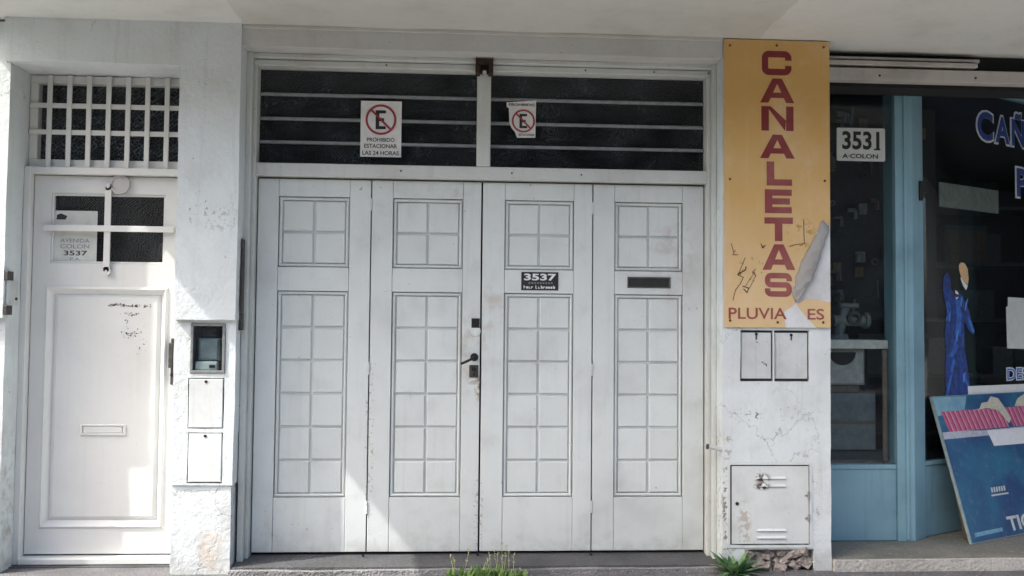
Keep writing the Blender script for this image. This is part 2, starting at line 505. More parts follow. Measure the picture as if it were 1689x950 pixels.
def holes(x0, x1, z0, z1, y0, y1, hs):
    """boxes that fill a wall rectangle except for the holes (x0, x1, z0, z1)"""
    xs = sorted({x0, x1, *[v for h in hs for v in h[:2]]})
    zs = sorted({z0, z1, *[v for h in hs for v in h[2:]]})
    out = []
    for k in range(len(zs)-1):
        run = None
        for i in range(len(xs)-1):
            cx, cz = (xs[i]+xs[i+1])/2, (zs[k]+zs[k+1])/2
            solid = not any(h[0] < cx < h[1] and h[2] < cz < h[3] for h in hs)
            if solid:
                run = [run[0], xs[i+1]] if run else [xs[i], xs[i+1]]
            if (not solid or i == len(xs)-2) and run:
                out.append((run[0], run[1], y0, y1, zs[k], zs[k+1]))
                run = None
    return out

def text_data(body, bold=0.0):
    cu = bpy.data.curves.new('text', 'FONT')
    cu.body = body
    cu.offset = bold
    cu.resolution_u = 4
    ob = bpy.data.objects.new('text_tmp', cu)
    col.objects.link(ob)
    bpy.context.view_layer.update()
    dg = bpy.context.evaluated_depsgraph_get()
    me = bpy.data.meshes.new_from_object(ob.evaluated_get(dg))
    vs = [(v.co.x, v.co.y) for v in me.vertices]
    fs = [tuple(p.vertices) for p in me.polygons]
    bpy.data.objects.remove(ob)
    bpy.data.curves.remove(cu)
    bpy.data.meshes.remove(me)
    return vs, fs

def text_mb(mb, body, x0, x1, z0, z1, y, bold=0.0):
    """flat print fitted to a rectangle of the XZ plane"""
    vs, fs = text_data(body, bold)
    ax, bx_ = min(v[0] for v in vs), max(v[0] for v in vs)
    az, bz = min(v[1] for v in vs), max(v[1] for v in vs)
    mb.add([(x0+(v[0]-ax)/(bx_-ax)*(x1-x0), y, z0+(v[1]-az)/(bz-az)*(z1-z0)) for v in vs], fs)
    return mb

def place_copy(src, parent, loc=None):
    c = src.copy()
    col.objects.link(c)
    c.parent = parent
    if loc is not None:
        c.location = loc
    return c

# ================================================================== the setting
struct(MB().box(-60, 60, -3.2, 0.9, -0.3, 0.02).build('pavement', M_['pavement']))
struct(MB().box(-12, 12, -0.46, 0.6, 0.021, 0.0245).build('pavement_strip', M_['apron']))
struct(MB().box(-60, 60, -3.36, -3.204, -0.3, 0.022).build('kerb', M_['edge']))
struct(MB().add([(-300, -300, -0.12), (300, -300, -0.12), (300, 300, -0.12), (-300, 300, -0.12)], [(0, 1, 2, 3)]).build('road', M_['asphalt']))
struct(MB().box(-60, 60, -16, -12.2, -0.3, 0.02).build('pavement', M_['pavement']))

# ---- house facade
CAPZ = 1.385
house = thing('house_facade', 'white painted plaster house front with pilasters under an overhanging balcony slab', 'building', (0, 0, 0.02))
plaster([(-3.3, -2.425, 0.012, 0.5, CAPZ, 2.762), (-3.3, -2.425, 0.046, 0.5, 0.0, CAPZ), (-3.3, -2.449, 0.012, 0.5, 2.762, 2.99)], 'pier', M_['wall'], house)
plaster([(-2.440, -1.515, -0.030, 0.36, 2.764, 3.0)], 'lintel', M_['wall'], house)
MB().box(-1.188, 1.473, -0.022, -0.007, 2.982, 2.9985).build('cornice', M_['slab'], house)
m_holes = [(-1.434, -1.249, 1.097, 1.366), (-1.441, -1.251, 0.801, 1.073), (-1.437, -1.251, 0.511, 0.780)]
plaster([(-1.515, -1.190, -0.030, 0.36, CAPZ, 2.762)] + [(-1.515, -1.190, -0.0305, 0.36, 2.762, 3.0)] +
        holes(-1.520, -1.194, 0.5, CAPZ, 0.0, 0.10, m_holes) + [(-1.520, -1.194, 0.10, 0.36, 0.5, CAPZ), (-1.518, -1.204, 0.010, 0.36, 0.0, 0.5)],
        'pilaster', M_['wall'], house, step=0.035)
plaster([(-1.190, 1.475, -0.006, 0.36, 2.885, 3.0)], 'beam', M_['lintel'], house)
r_holes = [(1.577, 1.764, 1.069, 1.356), (1.769, 1.971, 1.069, 1.356), (1.518, 1.968, 0.166, 0.610), (1.600, 1.992, 0.0, 0.142)]
plaster(holes(1.475, 2.092, 0.0, 3.0, 0.0, 0.12, r_holes) + [(1.475, 2.092, 0.12, 0.5, 0.0, 3.0)], 'pilaster', M_['wall'], house, step=0.035)
plaster([(7.95, 8.8, 0.0, 0.5, 0.0, 3.0)], 'pilaster', M_['wall'], house, step=0.1)
plaster([(-2.67, 9.0, -1.15, 0.7, 3.0, 3.16)], 'balcony_slab', M_['slab'], house, step=0.13, amp=0.004)
MB().box(-3.3, 9.0, -0.02, 0.5, 3.165, 6.0).build('upper_wall', M_['wall'], house)
MB().box(-2.6, 9.0, -1.14, -1.05, 3.162, 3.95).build('parapet', M_['wall'], house)
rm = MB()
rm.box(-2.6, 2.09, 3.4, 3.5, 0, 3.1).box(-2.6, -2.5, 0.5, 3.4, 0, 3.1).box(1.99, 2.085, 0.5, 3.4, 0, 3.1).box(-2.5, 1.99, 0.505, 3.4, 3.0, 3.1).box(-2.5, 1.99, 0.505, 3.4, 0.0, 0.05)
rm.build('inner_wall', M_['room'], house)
mb = MB().box(-1.1865, -1.178, 0.045, 0.10, 1.43, 1.83).box(-1.193, -1.176, 0.05, 0.095, 1.33, 1.425)
mb.build('strike_plate', M_['iron'], house)
# rough bricks and mortar in the broken foot of the right pilaster
random.seed(3)
for i in range(26):
    bx0 = random.uniform(1.60, 1.97)
    bz0 = 0.03 + random.random()**1.3*0.10
    w_ = random.uniform(0.018, 0.055)
    h_ = random.uniform(0.012, 0.032)
    s = MB().box(-w_, w_, -0.03, 0.04, -h_, h_, 0.010)
    s.v = [tuple(Vector(v) + noise.noise_vector(Vector(v)*45+Vector((i*3.1, 0, 0)))*0.022) for v in s.v]
    o = s.build('stone', M_['rubble'], house)
    o.location = (bx0, 0.035 + random.uniform(-0.02, 0.04), bz0)
    o.rotation_euler = (random.uniform(-.4, .4), random.uniform(-.7, .7), random.uniform(-.4, .4))
plaster([(1.602, 1.99, 0.045, 0.118, 0.0, 0.139)], 'rubble_core', M_['rubble'], house, step=0.016, amp=0.016)

nb = thing('neighbour_house', 'sunlit white wall of the next house at the far left edge', 'building', (-6, 0, 0.02))
plaster([(-12, -3.305, 0.01, 0.5, 0.0, 6.0)], 'wall', M_['wall'], nb, step=0.2)

# ---- sills and thresholds
mb = MB().add([(-1.20, 0.0, 0.0), (1.475, 0.0, 0.0), (1.475, 0.40, 0.0), (-1.20, 0.40, 0.0), (-1.20, 0.012, 0.058), (1.475, 0.012, 0.058), (1.475, 0.40, 0.092), (-1.20, 0.40, 0.092)],
              [(0, 1, 5, 4), (1, 2, 6, 5), (2, 3, 7, 6), (3, 0, 4, 7), (4, 5, 6, 7), (3, 2, 1, 0)])
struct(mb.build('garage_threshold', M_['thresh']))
plaster([(-1.20, 1.475, -0.035, -0.002, 0.0, 0.050)], 'threshold_edge', M_['edge'], None, step=0.03, amp=0.006)['kind'] = 'structure'
struct(plaster([(2.096, 9.0, 0.0, 5.0, 0.0, 0.09)], 'shop_floor', M_['step'], None, step=0.12, amp=0.002))
struct(plaster([(2.096, 9.0, -0.03, -0.002, 0.0, 0.088)], 'shop_step', M_['stepface'], None, step=0.05, amp=0.004))

# ================================================================== front door on the left
FX0, FX1 = -2.425, -1.515
fd = thing('front_door', 'cream white wooden front door with crossed bars over its small window', 'door', (-1.97, 0.25, 0.05))
# frame (jambs and head)
MB().box(FX0, FX0+0.035, 0.20, 0.34, 0.03, 2.235, 0.003).box(FX1-0.03, FX1+0.002, 0.20, 0.34, 0.03, 2.235, 0.003).box(FX0+0.035, FX1-0.03, 0.205, 0.34, 2.195, 2.235, 0.003).build('door_frame', M_['cream'], fd)
# leaf built of stiles and rails round the window and the panel
L0, L1, LB, LT = FX0+0.039, FX1-0.034, 0.078, 2.19
WX0, WX1, WZ0, WZ1 = -2.291, -1.662, 1.697, 2.092
PX0, PX1, PZ0, PZ1 = -2.300, -1.645, 0.228, 1.555
leaf = MB()
for b in holes(L0, L1, LB, LT, 0.25, 0.29, [(WX0, WX1, WZ0, WZ1), (PX0, PX1, PZ0, PZ1)]):
    leaf.box(*b)
leaf_o = leaf.build('door_leaf', M_['cream'], fd)
# sunk moulding and raised field
def slope_ring(mb, x0, x1, z0, z1, w, ya, yb):
    o = [(x0, ya, z0), (x1, ya, z0), (x1, ya, z1), (x0, ya, z1)]
    i = [(x0+w, yb, z0+w), (x1-w, yb, z0+w), (x1-w, yb, z1-w), (x0+w, yb, z1-w)]
    mb.add(o+i, [(0, 1, 5, 4), (1, 2, 6, 5), (2, 3, 7, 6), (3, 0, 4, 7)])
    return mb
mo = MB()
slope_ring(mo, PX0-0.012, PX1+0.012, PZ0-0.012, PZ1+0.012, 0.014, 0.2495, 0.240)
slope_ring(mo, PX0+0.002, PX1-0.002, PZ0+0.002, PZ1-0.002, 0.030, 0.240, 0.275)
mo.build('moulding', M_['cream'], leaf_o)
pf = MB()
pf.box(PX0, PX1, 0.276, 0.289, PZ0, PZ1)
slope_ring(pf, PX0+0.034, PX1-0.034, PZ0+0.034, PZ1-0.034, 0.020, 0.2755, 0.262)
pf.add([(PX0+0.054, 0.262, PZ0+0.054), (PX1-0.054, 0.262, PZ0+0.054), (PX1-0.054, 0.262, PZ1-0.054), (PX0+0.054, 0.262, PZ1-0.054)], [(0, 1, 2, 3)])
pf.build('panel', M_['cream'], leaf_o)
MB().ring(WX0, WX1, WZ0, WZ1, 0.012, 0.256, 0.285, 0.002).build('window_bead', M_['cream'], leaf_o)
MB().box(WX0+0.005, WX1-0.005, 0.274, 0.279, WZ0+0.005, WZ1-0.005).build('glass', M_['pattern_fine'], leaf_o)
# security cross of flat iron
mb = MB().box(-1.992, -1.957, 0.228, 0.236, 1.65, 2.13, 0.002).cyl((-1.9745, 0.236, 1.655), (-1.9745, 0.228, 1.655), 0.024).cyl((-1.9745, 0.236, 2.13), (-1.9745, 0.228, 2.13), 0.020)
cv = mb.build('window_bar', M_['cream'], fd)
MB().box(-2.325, -1.602, 0.219, 0.227, 1.876, 1.910, 0.002).box(-2.325, -2.305, 0.227, 0.25, 1.88, 1.906).box(-1.622, -1.602, 0.227, 0.25, 1.88, 1.906).build('window_bar', M_['cream'], fd)
for (bx, bz, by) in ((-1.9745, 1.655, 0.228), (-1.9745, 2.128, 0.228), (-2.315, 1.893, 0.219), (-1.612, 1.893, 0.219)):
    MB().cyl((bx, by, bz), (bx, by-0.005, bz), 0.007, 0.005, 10).build('bolt', M_['cream'], fd)
# round cover plate
mb = MB().cyl((-1.912, 0.25, 2.146), (-1.912, 0.234, 2.146), 0.055, 0.050, 28).annulus(-1.912, 2.146, 0.044, 0.054, 0.228, 0.236)
mb.build('round_cover', painted('dusty_cover', (0.50, 0.49, 0.48), blotch=0.5, rough=0.5), fd)
# letter slot
ls = MB().ring(-2.103, -1.855, 0.732, 0.796, 0.012, 0.252, 0.262, 0.003).build('letter_slot', M_['cream'], leaf_o)
MB().box(-2.085, -1.873, 0.256, 0.262, 0.746, 0.783, 0.002).build('slot_flap', M_['cream'], leaf_o)
# pull handle on the closing side
hd = MB().box(-1.606, -1.580, 0.226, 0.250, 1.02, 1.28, 0.003).box(-1.612, -1.590, 0.200, 0.226, 1.115, 1.255, 0.004).build('door_handle', M_['iron'], fd)
MB().cyl((-1.594, 0.226, 1.075), (-1.594, 0.214, 1.075), 0.010).build('lock_cylinder', M_['black'], fd)
# weather bar at the foot
MB().box(FX0+0.03, FX1-0.002, 0.19, 0.30, 0.03, 0.068, 0.006).build('weather_bar', M_['cream'], fd)
struct(MB().box(FX0, FX1, 0.16, 0.5, 0.0, 0.029).build('door_threshold', M_['thresh']))
# scratched scribble on the panel
def scribble(pts, r, name, mat, parent, y):
    return MB().tube([(a, y, b) for a, b in pts], r, 5).build(name, mat, parent)
random.seed(5)
mk = MB()
def sliver(x_, z_, l_, w_):
    a = random.uniform(-0.5, 0.5) + random.choice((0, 0, 1.57))
    ca, sa = math.cos(a), math.sin(a)
    q = [(-l_/2, 0), (-l_*0.1, -w_*random.uniform(.3, .7)), (l_/2, random.uniform(-.4, .4)*w_), (l_*0.15, w_*random.uniform(.3, .7))]
    mk.add([(x_+u*ca-v*sa, 0.2606, z_+u*sa+v*ca) for u, v in q], [(0, 1, 2, 3)])
for k in range(46):
    q = random.random()
    sliver(-1.965+q*0.235, 1.468-q*0.012+random.gauss(0, .005), random.uniform(.006, .02), random.uniform(.003, .008))
for (xa, za, sx_, sz_, n) in ((-1.83, 1.412, .03, .006, 16), (-1.865, 1.36, .006, .02, 6), (-1.855, 1.295, .016, .010, 14), (-1.82, 1.31, .02, .01, 6)):
    for k in range(n):
        sliver(xa+random.gauss(0, sx_), za+random.gauss(0, sz_), random.uniform(.005, .016), random.uniform(.003, .008))
mk.build('scratch_mark', simple('scratch_dark', (0.10, 0.095, 0.09), 0.9), leaf_o)['kind'] = 'stuff'

# paper taped behind the door glass
pn = thing('paper_notice', 'pale paper notice with avenue name and 3537 behind the front door glass', 'notice', (-2.16, 0.27, 1.70))
MB().box(-2.282, -2.044, 0.268, 0.2695, 1.703, 1.996).build('sheet', M_['paper'], pn)
for (tx, a, b, c, d) in (('AVENIDA', -2.245, -2.085, 1.815, 1.838), ('COLON', -2.245, -2.085, 1.782, 1.806), ('P.A.', -2.19, -2.13, 1.714, 1.730)):
    text_mb(MB(), tx, a, b, c, d, 0.2675, 0.01).build('lettering', M_['greyink'], pn)
mb = MB()
text_mb(mb, '3537', -2.225, -2.095, 1.742, 1.770, 0.2675, 0.02)
mb.add([(-2.27, 0.2675, 1.945), (-2.22, 0.2675, 1.945), (-2.21, 0.2675, 1.965), (-2.245, 0.2675, 1.98), (-2.268, 0.2675, 1.972)], [(0, 1, 2, 3, 4)])
mb.build('number', M_['ink'], pn)

# ---- barred fanlight over the front door
gw = thing('barred_fanlight', 'small dark fanlight behind white crossed iron bars above the front door', 'window', (-1.97, 0.26, 2.24))
MB().ring(FX0, FX1+0.002, 2.238, 2.762, 0.045, 0.245, 0.34, 0.004).build('window_frame', M_['cream'], gw)
MB().box(FX0+0.04, FX1-0.04, 0.295, 0.300, 2.28, 2.72).build('glass', M_['pattern_fan'], gw)
for k in range(7):
    xb = -2.308 + k*0.108
    MB().box(xb-0.0135, xb+0.0135, 0.222, 0.230, 2.232, 2.758, 0.002).build('vertical_bar', M_['cream'], gw)
for zb in (2.587, 2.436):
    MB().box(FX0+0.004, FX1-0.002, 0.232, 0.240, zb-0.014, zb+0.014, 0.002).build('cross_bar', M_['cream'], gw)

# ---- latch on the left pier
lt = thing('latch_bracket', 'grey iron latch bracket on the reveal left of the front door', 'bracket', (-2.42, 0.06, 1.40))
MB().box(-2.424, -2.412, 0.03, 0.15, 1.452, 1.588, 0.003).build('back_plate', M_['plate'], lt)
MB().box(-2.424, -2.404, 0.012, 0.075, 1.588, 1.636, 0.003).build('lug', M_['iron'], lt)
MB().box(-2.424, -2.404, 0.012, 0.070, 1.402, 1.452, 0.003).build('lug', M_['iron'], lt)
MB().cyl((-2.412, 0.125, 1.49), (-2.406, 0.125, 1.49), 0.008).build('bolt', M_['black'], lt)

# ---- meter boxes in the left pilaster
mt = thing('glazed_meter_box', 'small glazed electricity meter box in the left pilaster, topmost of three', 'meter box', (-1.34, 0.0, 1.10))
MB().ring(-1.433, -1.250, 1.098, 1.365, 0.014, -0.006, 0.02, 0.002).build('box_frame', M_['steel'], mt)
MB().box(-1.432, -1.251, 0.093, 0.099, 1.099, 1.364).build('back_plate', M_['iron'], mt)
MB().box(-1.398, -1.286, 0.020, 0.092, 1.165, 1.285, 0.012).build('meter_case', simple('meter_case_grey', (0.32, 0.36, 0.39), 0.35), mt)
MB().box(-1.385, -1.300, 0.030, 0.092, 1.290, 1.345, 0.006).build('terminal_block', M_['black'], mt)
MB().box(-1.410, -1.295, 0.012, 0.050, 1.112, 1.160, 0.004).build('dial_plate', M_['white'], mt)
MB().box(-1.335, -1.305, 0.009, 0.0118, 1.126, 1.142).build('dial_window', M_['ink'], mt)
MB().box(-1.420, -1.263, 0.004, 0.007, 1.111, 1.352).build('glass', M_['glass_meter'], mt)
for (a, b, c, d), lab, hz in ((m_holes[1], 'white square meter cover in the left pilaster, between glazed box and lower cover', 1.052), (m_holes[2], 'white square meter cover in the left pilaster, lowest of the three boxes', 0.762)):
    t = thing('meter_cover', lab, 'meter box', ((a+b)/2, 0, c), 'covers of the meter boxes')
    MB().box(a+0.006, b-0.005, -0.002, 0.010, c+0.005, d-0.006, 0.003).build('cover_plate', M_['cover'], t)
    MB().box(a+0.001, b-0.001, 0.022, 0.026, c+0.001, d-0.001).build('box_back', M_['seam'], t)
    MB().cyl(((a+b)/2, -0.002, hz), ((a+b)/2, -0.0045, hz), 0.008, 0.008, 12).build('keyhole', M_['black'], t)

# ================================================================== garage door
GY = 0.2
JX = [-1.137, -0.497, 0.134, 0.775, 1.427]
GB, GT = 0.092, 2.19
gd = thing('garage_door', 'white four-leaf wooden garage door with small square panels', 'door', (0.14, GY, GB))
fr = MB()
fr.box(-1.192, -1.160, 0.105, 0.30, 0.06, 2.885, 0.004).box(-1.160, -1.140, 0.150, 0.30, 0.07, 2.82, 0.003)
fr.build('door_jamb', M_['frame'], gd)
fr = MB()
fr.box(1.430, 1.452, 0.150, 0.30, 0.07, 2.82, 0.003).box(1.452, 1.4755, 0.105, 0.30, 0.06, 2.885, 0.004)
fr.build('door_jamb', M_['frame'], gd)
PW = 0.399
pan_c = [(-0.8185), (-0.174), (0.4655), (1.102)]
UP = (1.689, 2.091)
LO = (0.394, 1.555)
BR, MW = 0.023, 0.0125        # bead width, groove between squares
def square_mesh(w, h):
    return MB().box(-w/2, w/2, 0, 0.010, -h/2, h/2, 0.005).mesh('panel', M_['door'])
sqw = (PW - 2*BR - 0.004 - MW)/2
upper_h = (UP[1]-UP[0] - 2*BR - 0.004 - MW)/2
lower_h = (LO[1]-LO[0] - 2*BR - 0.004 - 5*MW)/6
me_up, me_lo = square_mesh(sqw, upper_h), square_mesh(sqw, lower_h)
random.seed(21)
for i in range(4):
    x0 = JX[i] + (0.0035 if i != 2 else 0.005)
    x1 = JX[i+1] - (0.0035 if i != 1 else 0.005)
    cx = pan_c[i]
    a, b = cx-PW/2, cx+PW/2
    lf = MB()
    g = 0.0009
    for (p, q, s, t) in ((x0, a-g, GB, GT), (b+g, x1, GB, GT)):
        lf.box(p, q, GY, GY+0.045, s, t, 0.0022)
    for (s, t) in ((GB, LO[0]), (LO[1], UP[0]), (UP[1], GT)):
        lf.box(a+g, b-g, GY+0.0004, GY+0.045, s, t, 0.0016)
    lo_ = lf.build('door_leaf', M_['door'], gd)
    mo = MB()
    for (s, t) in (UP, LO):
        mo.ring(a+0.004, b-0.004, s+0.004, t-0.004, BR-0.007, GY+0.006, GY+0.03, 0.006)
    mo.build('bead', M_['door'], lo_)
    MB().box(a+0.001, b-0.001, GY+0.0240, GY+0.044, LO[0]+0.001, LO[1]-0.001).box(a+0.001, b-0.001, GY+0.0240, GY+0.044, UP[0]+0.001, UP[1]-0.001).build('backing_board', M_['door'], lo_)
    for (s, t, rows, me, hh) in ((UP[0], UP[1], 2, me_up, upper_h), (LO[0], LO[1], 6, me_lo, lower_h)):
        for r in range(rows):
            for c in range(2):
                o = bpy.data.objects.new('panel', me)
                col.objects.link(o)
                o.parent = lo_
                o.matrix_parent_inverse = parent_world(lo_).inverted()
                o.location = (cx + (c-0.5)*(sqw+MW), GY+0.0125+random.uniform(-.001, .001), s+BR+0.002 + hh/2 + r*(hh+MW))
                o.rotation_euler = (random.uniform(-.006, .006), random.uniform(-.004, .004), random.uniform(-.006, .006))
# hardware
MB().box(0.080, 0.1265, GY-0.010, GY+0.004, 1.354, 1.408, 0.004).cyl((0.103, GY-0.010, 1.381), (0.103, GY-0.016, 1.381), 0.012).build('night_latch', M_['black'], gd)
MB().cyl((0.100, GY+0.002, 1.335), (0.100, GY-0.005, 1.335), 0.034, 0.030, 24).build('latch_rose', M_['door'], gd)
lv = MB().cyl((0.098, GY+0.002, 1.187), (0.098, GY-0.012, 1.187), 0.024, 0.021, 20)
lv.cyl((0.098, GY-0.012, 1.187), (0.098, GY-0.045, 1.187), 0.009)
lv.tube([(0.098, GY-0.045, 1.187), (0.070, GY-0.048, 1.172), (0.045, GY-0.046, 1.160), (0.022, GY-0.042, 1.150)], 0.0075, 10)
lv.build('lever_handle', M_['black'], gd)
MB().box(0.070, 0.122, GY-0.006, GY+0.002, 1.072, 1.142, 0.004).build('lock_plate', M_['iron'], gd)
MB().cyl((0.097, GY-0.006, 1.118), (0.097, GY-0.014, 1.118), 0.014).box(0.091, 0.103, GY-0.009, GY-0.006, 1.080, 1.098).build('lock_cylinder', M_['black'], gd)
MB().cyl((0.097, GY+0.002, 1.040), (0.097, GY-0.004, 1.036), 0.032, 0.027, 24).build('added_disc', M_['door'], gd)  # raised disc added for the faint dark arcs below the lock
ms = MB().ring(0.977, 1.229, 1.593, 1.656, 0.009, GY-0.006, GY+0.002, 0.002).build('letter_slot', simple('slot_bronze', (0.12, 0.125, 0.11), 0.45, 0.5), gd)
MB().box(0.987, 1.219, GY-0.003, GY+0.002, 1.603, 1.646, 0.001).build('slot_flap', simple('slot_flap_bronze', (0.055, 0.06, 0.055), 0.4, 0.5), ms)
for hx, hz in ((-0.497, 0.34), (-0.497, 1.12), (-0.497, 2.05), (0.775, 0.34), (0.775, 1.12), (0.775, 2.05)):
    MB().cyl((hx, GY-0.002, hz-0.035), (hx, GY-0.002, hz+0.035), 0.0045, 0.0045, 10).build('hinge', M_['door'], gd)
for hx in (-0.51, 0.128, 0.768):
    MB().cyl((hx, 0.17, 0.082), (hx, 0.163, 0.082), 0.008, 0.008, 10).build('floor_bolt', M_['black'], gd)

np_ = thing('house_number_plate', 'small black number plate 3537 on the third leaf of the garage door', 'number plate', (0.47, GY, 1.572))
MB().box(0.363, 0.576, GY-0.005, GY-0.0005, 1.573, 1.677, 0.002).build('plate', M_['ink'], np_)
mb = MB()
text_mb(mb, '3537', 0.378, 0.564, 1.628, 1.668, GY-0.0062, 0.035)
mb.build('number', M_['white'], np_)
mb = MB()
for k in range(9):
    mb.box(0.405+k*0.016, 0.405+k*0.016+0.010, GY-0.0062, GY-0.0055, 1.609, 1.618)
pr = mb.build('small_print', M_['greyink'], np_)
pr['kind'] = 'stuff'
mb = MB()
random.seed(71)
for k, kx in enumerate((0.376, 0.391, 0.405, 0.419, 0.444, 0.460, 0.475, 0.488, 0.503, 0.517, 0.531, 0.546)):      # a line too blurred to read
    tall = 1.600 if k in (0, 4, 6, 11) else 1.594
    mb.box(kx, kx+0.0045, GY-0.0062, GY-0.0055, 1.582, tall)
    mb.box(kx+0.0046, kx+0.011, GY-0.0062, GY-0.0055, random.choice((1.582, 1.589)), random.choice((1.586, 1.594)) if k % 3 else 1.594)
pr = mb.build('small_print', M_['white'], np_)
pr['kind'] = 'stuff'

# ---- transom window over the garage door
tw = thing('transom_window', 'wide dark patterned-glass transom above the garage door, split by a post', 'window', (0.14, 0.2, 2.2))
MB().box(-1.140, 1.430, 0.150, 0.30, 2.200, 2.272, 0.004).build('transom_rail', M_['frame'], tw)
MB().box(-1.160, 1.452, 0.150, 0.30, 2.822, 2.858, 0.004).box(-1.160, 1.452, 0.115, 0.30, 2.861, 2.8845, 0.003).build('head_rail', M_['frame'], tw)
MB().box(0.098, 0.176, 0.140, 0.30, 2.273, 2.821, 0.006).build('post', M_['frame'], tw)
zb = [2.272, 2.404, 2.539, 2.679, 2.822]
for (xa, xb) in ((-1.140, 0.098), (0.176, 1.430)):
    for k in range(4):
        MB().box(xa, xb, 0.232, 0.236, zb[k]+0.004, zb[k+1]-0.004).build('pane', M_['pattern'], tw)
    for k in range(1, 4):
        MB().box(xa, xb, 0.216, 0.240, zb[k]-0.009, zb[k]+0.009, 0.004).build('glazing_bar', M_['bar'], tw)
for (sx, sz) in ((-0.33, 2.238), (0.30, 2.238), (0.70, 2.236), (-0.42, 2.842), (0.72, 2.842), (1.12, 2.842), (1.44, 2.842)):
    MB().cyl((sx, 0.151, sz), (sx, 0.147, sz), 0.006, 0.005, 10).build('screw', M_['iron'], tw)

br = thing('rusty_bracket', 'dark rusty iron bracket at the head of the transom post', 'bracket', (0.135, 0.12, 2.79))
MB().box(0.086, 0.186, 0.085, 0.150, 2.845, 2.912, 0.003).build('housing', M_['rust'], br)
MB().box(0.086, 0.112, 0.080, 0.138, 2.788, 2.844, 0.003).build('cheek', M_['rust'], br)
MB().box(0.160, 0.186, 0.080, 0.138, 2.788, 2.844, 0.003).build('cheek', M_['rust'], br)
MB().box(0.112, 0.160, 0.118, 0.139, 2.800, 2.844).build('tongue', M_['rust'], br)
MB().box(0.090, 0.182, 0.081, 0.0848, 2.878, 2.888).build('rib', M_['steel'], br)
MB().cyl((0.137, 0.118, 2.803), (0.137, 0.104, 2.803), 0.012).build('bolt', M_['plate'], br)

# ---- no parking stickers
def sticker(label, outline, cx, cz, ro, lines, y=0.2135, ltr=1.0, ringmat='red'):
    t = thing('no_parking_sticker', label, 'sticker', (cx, y, outline[0][1]), 'no parking stickers on the transom glass')
    MB().prism(outline, y-0.0015, y).build('paper', M_['white'], t)
    mb = MB().annulus(cx, cz, ro*0.86, ro, y-0.0042, y-0.0036, 44)
    d = ro*0.9
    q = math.radians(-45)
    ux, uz = math.cos(q)*d, math.sin(q)*d
    nx, nz = -math.sin(q)*ro*0.065, math.cos(q)*ro*0.065
    mb.prism([(cx-ux-nx, cz-uz-nz), (cx+ux-nx, cz+uz-nz), (cx+ux+nx, cz+uz+nz), (cx-ux+nx, cz-uz+nz)], y-0.0040, y-0.0034)
    mb.build('prohibition_ring', M_[ringmat], t)
    e = ro*0.62
    ew = ro*0.66
    s = ro*0.2
    xl = cx-ew*0.52
    mb = MB().box(xl, xl+s*1.15, y-0.0030, y-0.0022, cz-e, cz+e)
    for zz, ww in ((cz+e-s, ew), (cz-s/2, ew*0.82), (cz-e, ew)):
        mb.box(xl+s*1.15, xl+ww, y-0.0030, y-0.0022, zz, zz+s)
    mb.build('letter', M_['ink'], t)
    for (tx, a, b, c, d2) in lines:
        text_mb(MB(), tx, a, b, c, d2, y-0.0022, 0.02).build('lettering', M_['ink'], t)
    return t
sticker('large upright no parking sticker left of the transom post', [(-0.567, 2.327), (-0.334, 2.327), (-0.334, 2.650), (-0.567, 2.650)], -0.4515, 2.542, 0.088,
        [('PROHIBIDO', -0.530, -0.372, 2.415, 2.438), ('ESTACIONAR', -0.545, -0.357, 2.378, 2.402), ('LAS 24 HORAS', -0.555, -0.347, 2.338, 2.362)])
sticker('smaller torn no parking sticker right of the transom post', [(0.332, 2.455), (0.438, 2.457), (0.441, 2.664), (0.443, 2.676), (0.268, 2.660), (0.270, 2.634), (0.283, 2.626), (0.286, 2.54), (0.300, 2.51), (0.318, 2.49)], 0.368, 2.553, 0.067,
        [('PROHIBIDO', 0.284, 0.432, 2.640, 2.656), ('ESTACIONAR', 0.342, 0.432, 2.466, 2.480)])

# ================================================================== yellow sign
sg = thing('hanging_sign', 'tall yellow sign reading CANALETAS in red with a peeling lower corner', 'sign', (1.785, -0.01, 1.37))
SX0, SX1, SZ0, SZ1 = 1.482, 2.088, 1.372, 2.994
MB().box(SX0, SX1, -0.014, -0.008, SZ0, SZ1).build('sign_plate', M_['bareplate'], sg)
yl = MB().prism([(SX0, SZ0), (1.832, SZ0), (1.826, 1.40), (1.818, 1.43), (1.822, 1.462), (1.850, 1.482), (1.886, 1.505), (1.868, 1.56), (1.892, 1.66), (1.918, 1.735), (1.978, 1.845), (2.030, 1.955), (2.062, 1.972), (SX1, 1.945), (SX1, SZ1), (SX0, SZ1)], -0.0165, -0.0142)
yl.build('yellow_sheet', M_['yellow'], sg)
MB().prism([(1.893, 1.502), (1.945, 1.438), (2.006, SZ0+0.002), (SX1-0.001, SZ0+0.002), (SX1-0.001, 1.515), (2.01, 1.528), (1.950, 1.535)], -0.0165, -0.0142).build('yellow_scrap', M_['yellow'], sg)
